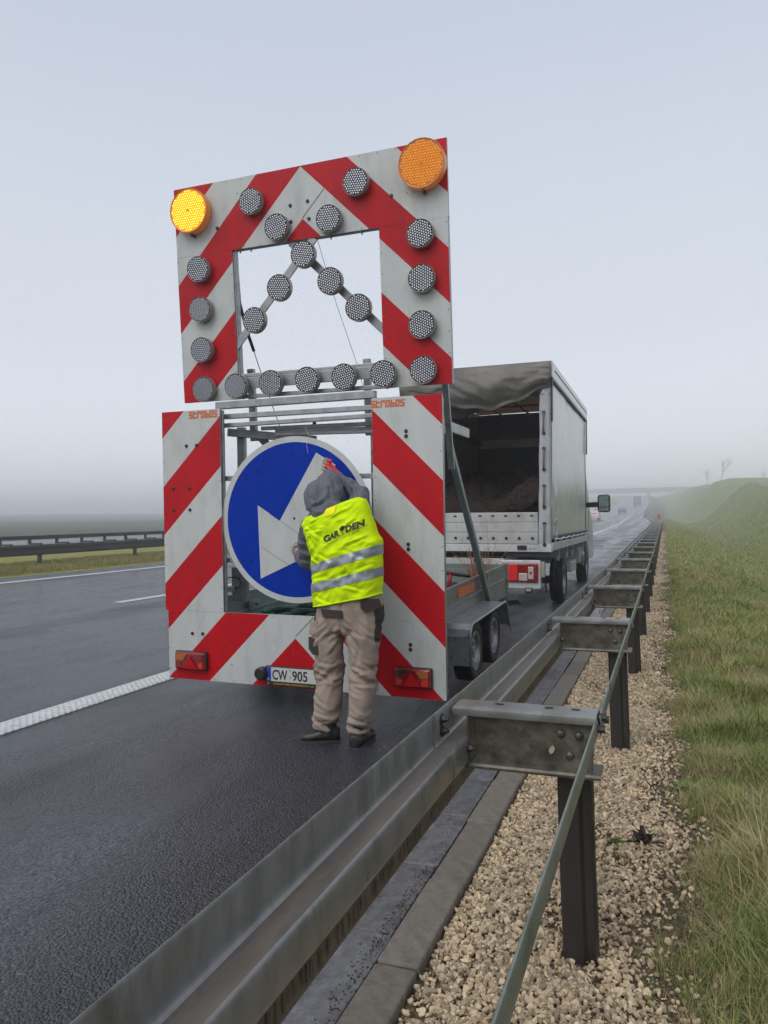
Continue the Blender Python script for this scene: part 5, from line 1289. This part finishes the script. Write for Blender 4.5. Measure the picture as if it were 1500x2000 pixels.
# vest ------------------------------------------------------------------
ROWS = [((.360, .815), (.793, .904), .150), ((.350, .925), (.799, 1.016), .150), ((.346, 1.048), (.801, 1.141), .146), ((.344, 1.130), (.800, 1.236), .142), ((.324, 1.200), (.772, 1.292), .136),
        ((.300, 1.268), (.746, 1.368), .128), ((.276, 1.325), (.722, 1.440), .112), ((.300, 1.372), (.700, 1.487), .088), ((.375, 1.402), (.655, 1.500), .062), ((.440, 1.425), (.600, 1.485), .036)]
def vrow(v):
    v = max(0, min(.9999, v)) * (len(ROWS) - 1); i = int(v); t = v - i
    (a0, a1), (b0, b1), c = ROWS[i]; (d0, d1), (e0, e1), f_ = ROWS[i + 1]
    return (a0 + (d0 - a0) * t, a1 + (d1 - a1) * t), (b0 + (e0 - b0) * t, b1 + (e1 - b1) * t), c + (f_ - c) * t
VC = -.382
def vfold(x, z, a):
    k = .5 + .5 * max(0, -sin(a))
    s = z - .3 * (x - .35)
    d = .010 * N(Vector((x * 5 + z * 3, z * 5, 1))) + .008 * N(Vector((x * 16 - z * 9, z * 9 + x * 4, 4))) + .007 * (1 - abs(N(Vector((x * 7 + z * 8, z * 7 - x * 5, 9)))) * 3)
    d += .006 * (1 - abs(N(Vector((x * 12 - z * 14, z * 5 + x * 12, 19)))) * 4)
    d += .010 * math.exp(-((z - .93) / .05) ** 2) * N(Vector((x * 14, z * 12, 8)))
    if a > pi or a < 0: d += grooves(x, z, VS_G, 1.1)
    return d * k
def vpoint(v, a, off=0):
    (x0, z0), (x1, z1), bb = vrow(v)
    ca, sa = cos(a), sin(a); u = math.copysign(abs(ca) ** .80, ca); q = math.copysign(abs(sa) ** .72, sa)
    x = (x0 + x1) / 2 + u * ((x1 - x0) / 2 + off); z = (z0 + z1) / 2 + u * (z1 - z0) / 2
    y = VC - .012 * (v > .5) * (v - .5) * -1 + q * (bb + off) * (1 if sa < 0 else .80)
    dd = vfold(x, z, a)
    y -= dd * (1 if sa < 0 else -1); x += u * dd * .4
    return Vector((x, y, z))
nA, nV = 150, 170
vb = MB(); vb.loft([[vpoint(j / nV, 2 * pi * k / nA) - PF for k in range(nA)] for j in range(nV + 1)], caps=False)
vest = vb.build('hi_vis_vest', hiviz, ps, smooth=True)
so = vest.modifiers.new('thick', 'SOLIDIFY'); so.thickness = .003
def vinv(x, z):
    """row and angle of the vest's back at a given (x,z)"""
    lo, hi = 0.0, 1.0
    for _ in range(26):
        v = (lo + hi) / 2; (x0, z0), (x1, z1), bb = vrow(v)
        u = max(-1, min(1, (x - (x0 + x1) / 2) / ((x1 - x0) / 2)))
        if (z0 + z1) / 2 + u * (z1 - z0) / 2 < z: lo = v
        else: hi = v
    ua = abs(u) ** (1 / .80); a = -math.acos(max(-1, min(1, math.copysign(ua, u))))
    return v, a
def on_vest(x, z, off):
    v, a = vinv(x, z); p = vpoint(v, a); return Vector((p.x, p.y - off, p.z)) - PF
def vband(zl0, zl1, zr0, zr1, name, m):
    """tape all round: heights at left and right"""
    mb = MB(); rings = []
    for j in range(5):
        t = j / 4; ring = []
        for k in range(nA):
            a = 2 * pi * k / nA; ca = cos(a); u = math.copysign(abs(ca) ** .8, ca)
            zt = (zl0 + (zl1 - zl0) * t) * (1 - u) / 2 + (zr0 + (zr1 - zr0) * t) * (1 + u) / 2
            lo, hi = 0.0, 1.0
            for _ in range(20):
                v = (lo + hi) / 2; (x0, z0), (x1, z1), bb = vrow(v)
                if (z0 + z1) / 2 + u * (z1 - z0) / 2 < zt: lo = v
                else: hi = v
            p = vpoint(v, a, .0025)
            p.y += .001 * sin(a)
            ring.append(p - PF)
        rings.append(ring)
    mb.loft(rings, caps=False)
    return mb.build(name, m, vest, smooth=True)
vband(1.020, 1.075, 1.150, 1.208, 'reflective_band', band_m)
vband(.905, .958, 1.015, 1.072, 'reflective_band', band_m)
# binding along hem
vb = MB()
vb.tube([vpoint(.004, 2 * pi * k / 64, .001) - PF for k in range(65)], .005, 6, caps=False).build('hem_binding', hiviz, vest, smooth=True)
# label patch below the collar
g = MB(); gx = [.478 + .062 * i / 5 for i in range(6)]; gz = [-.052 * j / 5 for j in range(6)]
g.add([on_vest(x, 1.432 + (x - .478) * .42 + dz, .008) for dz in gz for x in gx], [(j * 6 + i, j * 6 + i + 1, (j + 1) * 6 + i + 1, (j + 1) * 6 + i) for j in range(5) for i in range(5)])
g.build('yellow_label', hiviz_tag, vest, smooth=True)
# back print
def vest_text(body, size, x0, z0, ang, m, name, bold=0, sx=1, off=.0055):
    cu = bpy.data.curves.new(name, 'FONT'); cu.body = body; cu.size = size; cu.offset = bold; cu.resolution_u = 4
    t = bpy.data.objects.new('t', cu); COL.objects.link(t)
    dg = bpy.context.evaluated_depsgraph_get(); me = bpy.data.meshes.new_from_object(t.evaluated_get(dg)); bpy.data.objects.remove(t)
    bmh = bmesh.new(); bmh.from_mesh(me)
    bmesh.ops.subdivide_edges(bmh, edges=[e for e in bmh.edges if e.calc_length() > size * .25], cuts=2)
    bmesh.ops.triangulate(bmh, faces=bmh.faces); bmh.to_mesh(me); bmh.free()
    wdt = max(v.co.x for v in me.vertices) * sx
    for v in me.vertices:
        px, pz = v.co.x * sx, v.co.y
        v.co = on_vest(x0 + px * cos(ang) - pz * sin(ang) * .35, z0 + px * sin(ang) + pz * cos(ang), off)
    me.materials.clear(); me.materials.append(m); me.name = name; me.update()
    o = bpy.data.objects.new(name, me); COL.objects.link(o); o.parent = vest
    return wdt
ang = math.atan2(1.343 - 1.236, .702 - .442)
ca_, sa_ = cos(ang), sin(ang)
LS = .054
w1 = vest_text('GAR', LS, .476, 1.226, ang, black_p, 'lettering', .0022, 1.06)
tx = w1 + .021
# little tree emblem
tr_ = MB(); cx, cz = .476 + tx * ca_, 1.226 + tx * sa_
crown = []
for k in range(18):
    a = 2 * pi * k / 18; r = .0185 * (1 + .10 * sin(5 * a)); crown.append((r * 1.06 * cos(a), .036 + r * .82 * sin(a)))
def tp2(u, v): return on_vest(cx + u * ca_ - v * sa_ * .35, cz + u * sa_ + v * ca_, .006)
tr_.add([tp2(u, v) for u, v in crown] + [tp2(0, .036)], [(k, (k + 1) % 18, 18) for k in range(18)])
tr_.add([tp2(u, v) for u, v in ((-.0022, .022), (.0022, .022), (.0022, .006), (.007, -.003), (.0, .001), (-.007, -.003), (-.0022, .006))], [(0, 1, 2, 4, 6), (2, 3, 4), (6, 4, 5)])
tr_.build('tree_emblem', black_p, vest)
vest_text('DEN', LS, .476 + (tx + .020) * ca_, 1.226 + (tx + .020) * sa_, ang, black_p, 'lettering', .0022, 1.06)
ul = MB(); nn_ = 24
ul.add([on_vest(.476 + u * ca_, 1.226 + u * sa_ + dz, .005) for u in [.290 * i / nn_ for i in range(nn_ + 1)] for dz in (-.0075, -.0055)], [(2 * i, 2 * i + 2, 2 * i + 3, 2 * i + 1) for i in range(nn_)])
ul.build('underline', black_p, vest)
vest_text('wybieramy rosliny na ogrod', .0200, .505, 1.212, ang, grey_p, 'lettering', 0, .95, .005)

# gloves ----------------------------------------------------------------
def glove(w, k, fd, up, nrm, curl, name, redtest):
    """w wrist, k knuckle centre, fd finger direction, up across the knuckles, nrm away from the sign"""
    b = MB(); w, k = Vector(w), Vector(k); fd = Vector(fd).normalized(); up = Vector(up).normalized(); nrm = Vector(nrm).normalized()
    b.tube([w - (k - w) * .25, w, w.lerp(k, .5), k], [(.030, .030), (.031, .028), (.040, .024), (.044, .022)], 14, up=up)
    for i, (o_, ln) in enumerate(((-.035, .068), (-.012, .080), (.012, .084), (.035, .074))):
        p0 = k - fd * .012 - up * o_; a = p0 + fd * ln * .45 + nrm * .008; c = a + (fd * (1 - curl) - nrm * curl).normalized() * ln * .40; e_ = c + (fd * (.6 - curl) - nrm * (curl + .3)).normalized() * ln * .28
        b.tube([p0, a, c, e_], [.0145, .0135, .0125, .0105], 10)
    t0 = w.lerp(k, .35) + up * .026; t1 = t0 + up * .018 + fd * .022 - nrm * .004; t2 = t1 + fd * .026 - nrm * .010; t3 = t2 + fd * .018 - nrm * .008 - up * .006
    b.tube([t0, t1, t2, t3], [.015, .0135, .012, .010], 10)
    me = remesh(b, .0042, 2)
    return finish(me, name, [glove_red, glove_dirty], ps, lambda p: .0012 * N(p * 70), redtest)
glove((.392, -.108, 1.652), (.318, -.085, 1.714), (-.86, .25, .32), (-.42, .1, -.86), (.05, -1, .1), .35, 'work_glove', lambda c: 1 if (c[0] < .312 or (c[2] < 1.688 and c[0] < .368)) else 0)
glove((.108, -.128, 1.115), (.072, -.082, 1.150), (-.25, .35, .85), (-.85, .1, -.3), (.1, -1, -.1), .45, 'work_glove', lambda c: 1 if c[2] > 1.128 else 0)

# boots -------------------------------------------------------------------
def boot(heel, toe, name, lift=0):
    h, t = Vector(heel), Vector(toe); d = (t - h); L_ = d.length; dh = Vector((d.x, d.y, 0)).normalized(); sx = Vector((dh.y, -dh.x, 0))
    b = MB()
    st = [(-.025, .030, .034, .058), (.0, .040, .042, .058), (.05, .042, .045, .060), (.10, .042, .042, .056), (.15, .047, .036, .046), (.20, .050, .031, .040), (.245, .044, .028, .036), (.275, .030, .020, .030), (.288, .012, .010, .026)]
    rings = []
    for s, wd, hh, zc_ in st:
        c = h + d * (s / .285) ; rings.append([c + sx * wd * cos(a) + Vector((0, 0, zc_ + hh * sin(a))) for a in [2 * pi * k / 16 for k in range(16)]])
    b.loft(rings)
    an = h + d * .18
    b.tube([an + Vector((0, 0, .05)), an + Vector((0, 0, .10)), an + Vector((0, 0, .15))], [(.042, .05), (.042, .046), (.042, .046)], 14)
    o = finish(remesh(b, .007, 2), name, boot_m, ps, lambda p: .003 * N(p * 30))
    s_ = MB(); out = [(-.03, .036), (.02, .041), (.09, .038), (.15, .047), (.21, .049), (.26, .038), (.292, .014)]
    pl_ = [h + d * (s / .285) + sx * wd - PF for s, wd in out] + [h + d * (s / .285) - sx * wd - PF for s, wd in out[::-1]]
    s_.loft([[p + Vector((0, 0, .002)) for p in pl_], [p + Vector((0, 0, .024)) for p in pl_]])
    s_.build('sole', rubber, o, bevel=.004)
    for i in range(3):
        c = h + d * (.42 + .08 * i) + Vector((0, 0, .072 - .004 * i)) - PF
        MB().tube([c - sx * .028, c + Vector((0, 0, .01)), c + sx * .028], .003, 5).build('lace', black_pl, o)
    return o
boot((.535, -.505, .0), (.325, -.575, .0), 'boot')
boot((.700, -.600, .0), (.690, -.320, .0), 'boot')

# ------------------------------------------------------------------ gravel and grass (instanced)
def points_obj(name, co, rot, scl, protos, parent_kind, label=None):
    """one object: copies of small meshes on points (geometry nodes); protos are unlinked mesh objects"""
    me = bpy.data.meshes.new(name); me.vertices.add(len(co)); me.vertices.foreach_set('co', np.asarray(co, float).ravel())
    for an, arr, ty in (('rot', rot, 'FLOAT_VECTOR'), ('scl', scl, 'FLOAT_VECTOR'), ('pick', RNG.integers(0, len(protos), len(co)), 'INT')):
        at = me.attributes.new(an, ty, 'POINT'); at.data.foreach_set('vector' if ty == 'FLOAT_VECTOR' else 'value', np.asarray(arr).ravel())
    o = bpy.data.objects.new(name, me); COL.objects.link(o); o['kind'] = parent_kind
    g = bpy.data.node_groups.new(name, 'GeometryNodeTree')
    g.interface.new_socket('Geometry', in_out='INPUT', socket_type='NodeSocketGeometry'); g.interface.new_socket('Geometry', in_out='OUTPUT', socket_type='NodeSocketGeometry')
    gi = g.nodes.new('NodeGroupInput'); go = g.nodes.new('NodeGroupOutput')
    jn = g.nodes.new('GeometryNodeGeometryToInstance') if False else None
    iop = g.nodes.new('GeometryNodeInstanceOnPoints'); iop.inputs['Pick Instance'].default_value = True
    gti = g.nodes.new('GeometryNodeJoinGeometry')
    for p in protos[::-1]:
        oi = g.nodes.new('GeometryNodeObjectInfo'); oi.inputs['Object'].default_value = p; oi.inputs['As Instance'].default_value = True
        g.links.new(oi.outputs['Geometry'], gti.inputs[0])
    def attr(nm, dt):
        a = g.nodes.new('GeometryNodeInputNamedAttribute'); a.data_type = dt; a.inputs['Name'].default_value = nm; return a.outputs['Attribute']
    g.links.new(gti.outputs[0], iop.inputs['Instance'])
    g.links.new(gi.outputs[0], iop.inputs['Points'])
    g.links.new(attr('pick', 'INT'), iop.inputs['Instance Index'])
    g.links.new(attr('rot', 'FLOAT_VECTOR'), iop.inputs['Rotation']); g.links.new(attr('scl', 'FLOAT_VECTOR'), iop.inputs['Scale'])
    g.links.new(iop.outputs[0], go.inputs[0])
    md_ = o.modifiers.new('scatter', 'NODES'); md_.node_group = g
    return o
def proto(name, mb, m, smooth=False):
    me = bpy.data.meshes.new(name); me.from_pydata([tuple(p) for p in mb.v], [], mb.f); me.materials.append(m)
    if smooth: me.polygons.foreach_set('use_smooth', [True] * len(me.polygons))
    me.update(); return bpy.data.objects.new(name, me)

def stone(seed):
    rnd = random.Random(seed); bmh = bmesh.new(); bmesh.ops.create_icosphere(bmh, subdivisions=1, radius=1)
    for v in bmh.verts: v.co *= rnd.uniform(.60, 1.18)
    s = Vector((1, rnd.uniform(.6, .9), rnd.uniform(.45, .75)))
    for v in bmh.verts: v.co = Vector((v.co.x * s.x, v.co.y * s.y, v.co.z * s.z))
    mb = MB(); mb.v = [tuple(v.co) for v in bmh.verts]; mb.f = [tuple(v.index for v in f.verts) for f in bmh.faces]; bmh.free()
    return proto('stone', mb, stone_m)
stones = [stone(i) for i in range(8)]
def edge_x(y):  # ragged border of gravel and grass
    return -.09 + .07 * np.sin(y * 1.7 + .5) * np.sin(y * .63) + .05 * np.sin(y * 4.3) + .03 * np.sin(y * 9.7) + .06 * np.exp(-((y - 2.6) / .9) ** 2)
def scatter(n, x0, x1, y0, y1, pw=1.0):
    x = RNG.uniform(x0, x1, n); y = y0 + (y1 - y0) * RNG.uniform(0, 1, n) ** pw
    return x, y
def gsize(n, lo, hi): return lo + (hi - lo) * RNG.beta(1.6, 3.2, n)
P_, R_, S_ = [], [], []
def add_stones(n, x0, x1, y0, y1, lo, hi, pw=1.0, edge=True):
    x, y = scatter(n, x0, x1, y0, y1, pw)
    # thins out to the right; small bare patches where soil shows
    e = edge_x(y); pr = 1 / (1 + np.exp((x - e) / .055)) if edge else np.ones(n)
    bare = np.sin(x * 9 + 2 * np.sin(y * 2.1)) * np.sin(y * 3.7 + x * 4) > .82
    keep = (RNG.uniform(0, 1, n) < pr) & ~(bare & (RNG.uniform(0, 1, n) < .6)); x, y = x[keep], y[keep]; n = len(x)
    s = gsize(n, lo, hi)
    sv = RNG.uniform(.7, 1.25, (n, 3))
    z = ground_right(x, y) + s * .18 + RNG.uniform(-.004, .008, n)
    P_.append(np.stack([fx(x, y), y, z], -1)); R_.append(RNG.uniform(-3, 3, (n, 3)) * np.array([.35, .35, 1])); S_.append(np.stack([s, s, s], -1) * sv)
add_stones(48000, -.695, .30, .8, 5.5, .0065, .0205, 1.3)
add_stones(46000, -.695, .25, 5.0, 18, .009, .022, 1.5)
add_stones(16000, -.695, .3, 16, 60, .016, .034, 1.4)
add_stones(700, -.2, .45, 1.0, 9, .005, .013, 1.2, False)
add_stones(26000, -.695, .35, .8, 5, .0018, .0055, 1.2)
add_stones(500, -.66, .1, 1.0, 12, .018, .028, 1.2)
points_obj('gravel', np.concatenate(P_), np.concatenate(R_), np.concatenate(S_), stones, 'stuff')

def tuft(seed, nb, h, spread, wd, m, lean=.5):
    rnd = random.Random(seed); mb = MB()
    for i in range(nb):
        a = rnd.uniform(0, 2 * pi); r = spread * sqrt(rnd.random()); x, y = r * cos(a), r * sin(a)
        b_ = rnd.uniform(0, 2 * pi); hh = h * rnd.uniform(.45, 1.15); ln = lean * rnd.uniform(.2, 1.3) * hh
        dx, dy = cos(b_), sin(b_); w_ = wd * rnd.uniform(.6, 1.2); nx, ny = -dy * w_, dx * w_
        pts = []
        for t in (0, .35, .7, 1.0):
            k = 1 - t * t * .9 if t < 1 else 0
            cx_, cy_, cz_ = x + dx * ln * t * t, y + dy * ln * t * t, hh * (t - .28 * t * t * lean)
            pts.append(((cx_ - nx * k, cy_ - ny * k, cz_), (cx_ + nx * k, cy_ + ny * k, cz_)))
        vs = [p for q in pts[:3] for p in q] + [pts[3][0]]
        mb.add(vs, [(0, 1, 3, 2), (2, 3, 5, 4), (4, 5, 6)])
    return proto('tuft', mb, m)
near_t = [tuft(i, 16, .085, .035, .0013, grass_m, .8) for i in range(6)] + [tuft(20 + i, 12, .15, .03, .0016, grass_m, .75) for i in range(3)]
far_t = [tuft(40 + i, 14, .13, .09, .0045, grass_far_m, .7) for i in range(5)]
def add_grass(name, n, x0, x1, y0, y1, lo, hi, protos, pw=1.0, xp=1.0):
    x = x0 + (x1 - x0) * RNG.uniform(0, 1, n) ** xp; y = y0 + (y1 - y0) * RNG.uniform(0, 1, n) ** pw
    e = edge_x(y) + .14
    pr = np.clip((x - e + .06) / .22, 0.045, 1)
    clump = .5 + .5 * np.sin(x * 5.3 + 1.9 * np.sin(y * 3.1)) * np.sin(y * 4.1 + 1.3 * np.sin(x * 4.7))
    pr = np.clip(pr * (.28 + 1.1 * clump), 0, 1)
    keep = RNG.uniform(0, 1, n) < pr; x, y = x[keep], y[keep]; cl_ = clump[keep]; n = len(x)
    s = RNG.uniform(lo, hi, n) * (.62 + .7 * cl_) * np.clip((x - edge_x(y)) / .7 + .35, .4, 1)
    z = ground_right(x, y) - .006
    rot = np.stack([RNG.uniform(-.25, .25, n), RNG.uniform(-.25, .25, n) , RNG.uniform(0, 6.28, n)], -1)
    return points_obj(name, np.stack([fx(x, y), y, z], -1), rot, np.stack([s, s, s * RNG.uniform(.8, 1.2, n)], -1), protos, 'stuff')
add_grass('grass', 60000, -.25, 2.6, 1.0, 6.5, .75, 1.35, near_t, 1.1, .9)
add_grass('grass', 62000, -.2, 4.6, 6.0, 17, .8, 1.3, near_t + far_t[:2], 1.15)
# taller single clumps standing out of the sward
big_t = [tuft(120 + i, 26, .19, .05, .0016, grass_m, .9) for i in range(3)] + [tuft(130 + i, 24, .17, .06, .0016, mat('straw_%d' % i, (.34 - .05 * i, .27 - .04 * i, .14 - .02 * i), .7), 1.2) for i in range(3)]
add_grass('grass_clumps', 1500, .0, 2.6, 1.2, 8, .7, 1.4, big_t, 1.1)
add_grass('grass_clumps', 1800, .3, 4.6, 7, 24, .7, 1.5, big_t, 1.1)
add_grass('grass', 70000, .1, 11, 16, 60, .9, 1.7, far_t, 1.3)
add_grass('grass', 26000, .2, 14, 55, 130, 1.4, 2.6, far_t, 1.2)
# dead straw-coloured grass where turf meets gravel
dry_m = blade_mat('dry_blades', (.20, .16, .08), (.30, .24, .12), (.40, .33, .19))
dry_t = [tuft(90 + i, 18, .075, .045, .0014, dry_m, 1.1) for i in range(4)]
add_grass('dry_grass', 9000, -.25, .8, 1.0, 8, .8, 1.5, dry_t, 1.1)
add_grass('dry_grass', 12000, .3, 4.5, 2, 22, .7, 1.4, dry_t, 1.2)
# median grass
n = 26000
x = RNG.uniform(-17.2, -13.8, n); y = 4 + 36 * RNG.uniform(0, 1, n) ** 1.2
medm = blade_mat('median_blades', (.18, .20, .04), (.25, .235, .05), (.30, .23, .09))
med_t = [tuft(70 + i, 12, .12, .09, .006, medm, .7) for i in range(4)]
s = RNG.uniform(.5, 1.1, n) * np.clip((-13.6 - x) / .8, .35, 1)
points_obj('median_grass', np.stack([fx(x, y), y, zroad(x, y)], -1), np.stack([x * 0, x * 0, RNG.uniform(0, 6, n)], -1), np.stack([s, s, s], -1), med_t, 'stuff')

# weeds, litter, loose bits
def weed(loc, r, n, seed, label, m=leaf_m, up=.5):
    rnd = random.Random(seed); t = empty('weed', loc); tag(t, label, 'weed')
    for i in range(n):
        a = rnd.uniform(0, 2 * pi); ln = r * rnd.uniform(.5, 1.1); d = Vector((cos(a), sin(a), rnd.uniform(.1, 1) * up)).normalized(); sd_ = Vector((-sin(a), cos(a), 0)); w_ = ln * rnd.uniform(.09, .16)
        p = Vector((rnd.uniform(-.3, .3) * r, rnd.uniform(-.3, .3) * r, .01))
        vs = [p, p + d * ln * .35 + sd_ * w_ + Vector((0, 0, .003)), p + d * ln * .75 + sd_ * w_ * .7, p + d * ln - Vector((0, 0, ln * .15)), p + d * ln * .75 - sd_ * w_ * .7, p + d * ln * .35 - sd_ * w_ + Vector((0, 0, .003)), p + d * ln * .5 - Vector((0, 0, .004))]
        MB().add(vs, [(0, 1, 6), (1, 2, 6), (2, 3, 6), (3, 4, 6), (4, 5, 6), (5, 0, 6)]).build('leaf', m, t, fixn=False)
for i, (px, py, r, n, lb, m) in enumerate(((1345, 1548, .085, 80, 'spreading leafy green weed in the grass beside the second guard rail post', leaf_m),
        (1270, 1690, .06, 16, 'small round leaved weed at the edge of the gravel below the dark dead weed', leaf_m), (1258, 1655, .075, 26, 'dark withered weed standing at the edge of the gravel', mat('withered_weed', (.03, .018, .014), .8)),
        (1205, 1650, .045, 14, 'little green sprig in the gravel left of the dark withered weed', leaf_m), (1110, 1880, .05, 16, 'green sprig growing at the foot of the nearest post', leaf_m),
        (885, 1930, .035, 12, 'tiny green sprig in the gravel near the kerb', leaf_m))):
    p = lay(px, py); weed((p.x, p.y, p.z + .005), r, n, i, lb, m, 2.2 if 'withered' in m.name else .5)
def curled(name, loc, s, m, label, cat):
    rz_ = random.uniform(0, 6); o = MB()
    nx = 7; vs = []
    for j in range(5):
        for i in range(nx):
            u = i / (nx - 1) * 2 - 1; v = j / 4 * 2 - 1; wv = sqrt(max(0, 1 - u * u)) * .55 + .02
            vs.append((s * u, s * v * wv, s * (.18 * u * u + .25 * (v * wv) ** 2 + .04 * sin(5 * u))))
    fs = [(j * nx + i, j * nx + i + 1, (j + 1) * nx + i + 1, (j + 1) * nx + i) for j in range(4) for i in range(nx - 1)]
    ob = MB().add(vs, fs).build(name, m, None, smooth=True, loc=loc, rot=(0, 0, rz_), fixn=False); tag(ob, label, cat)
for px, py, s, lb in ((757, 1868, .024, 'brown curled dead leaf lying on the wet gutter slab'), (1392, 1397, .05, 'dark dead leaf lying in the grass beside the third post'), (1238, 1740, .016, 'reddish dead leaf at the edge of the gravel by the nearest post')):
    p = lay(px, py); curled('dead_leaf', (p.x, p.y, p.z + .012 if p.x > -.6 else .016), s, deadleaf_m, lb, 'leaf')
# clods and grit in the gutter joint
P_ = []; n = 5200
y = 1.2 + 20 * RNG.uniform(0, 1, n) ** 1.4; x = -.880 + RNG.normal(0, .018, n) - np.abs(RNG.normal(0, .05, n)) * (np.sin(y * 2.2) > .4); s = RNG.uniform(.0015, .0055, n)
gm = mat('dark_grit', (.03, .024, .02), .7, rnd=.4)
gp = []
for i in range(3):
    q = stone(50 + i); q.data.materials.clear(); q.data.materials.append(gm); gp.append(q)
points_obj('gutter_grit', np.stack([x, y, rise(y) + .006 + s * .3], -1), RNG.uniform(-3, 3, (n, 3)), np.stack([s, s, s], -1), gp, 'stuff')
# concrete ditch slabs showing in the grass
ds = mat('pale_ditch_concrete', (.35, .35, .34), .6)
for i, (px, py, ln, wd, lb) in enumerate(((1376, 1015, 16, 1.1, 'nearer pale concrete slab strip lying in the grassy ditch'), (1330, 997, 18, 1.6, 'middle pale concrete strip in the ditch toward the overpass'), (1314, 991, 16, 2.2, 'farthest pale concrete strip in the hazy ditch'))):
    p = lay(px, py); ys_ = [p.y - ln / 2 + ln * k / 6 for k in range(7)]; xs_ = [p.x + (yy - p.y) * (-.05) for yy in ys_]
    MB().loft([[(x, yy, float(ground_right(x, yy)) + .05), (x + wd, yy, float(ground_right(x + wd, yy)) + .08), (x + wd, yy, float(ground_right(x + wd, yy)) - .3), (x, yy, float(ground_right(x, yy)) - .3)] for x, yy in zip(xs_, ys_)]).build('ditch_slab', ds)
    o = bpy.data.objects['ditch_slab' + ('' if i == 0 else '.%03d' % i)]; tag(o, lb, 'concrete slab')
p = lay(1400, 1068)
sk = MB().tube([p - Vector((.22, 0, -.02)), p + Vector((0, 0, .05)), p + Vector((.24, .1, .02))], [.015, .02, .008], 6).tube([p + Vector((.05, 0, .03)), p + Vector((.3, -.1, .08))], [.01, .006], 5).build('broken_branch', mat('grey_wood', (.2, .19, .17), .8)); tag(sk, 'pale broken stick lying in the grass on the verge slope', 'stick')

# ------------------------------------------------------------------ fog
hz = MB().box(-1500, 950, -62, 640, -4, 20.5).build('haze', [], None)
hz['kind'] = 'stuff'
hm_ = bpy.data.materials.new('fog'); hm_.use_nodes = True; ht = hm_.node_tree; ht.nodes.clear()
ho = ht.nodes.new('ShaderNodeOutputMaterial'); hv = ht.nodes.new('ShaderNodeVolumePrincipled')
hv.inputs['Color'].default_value = (.965, .98, 1.0, 1); hv.inputs['Density'].default_value = .0045; hv.inputs['Anisotropy'].default_value = 0.8
ht.links.new(hv.outputs[0], ho.inputs['Volume']); hz.data.materials.append(hm_)
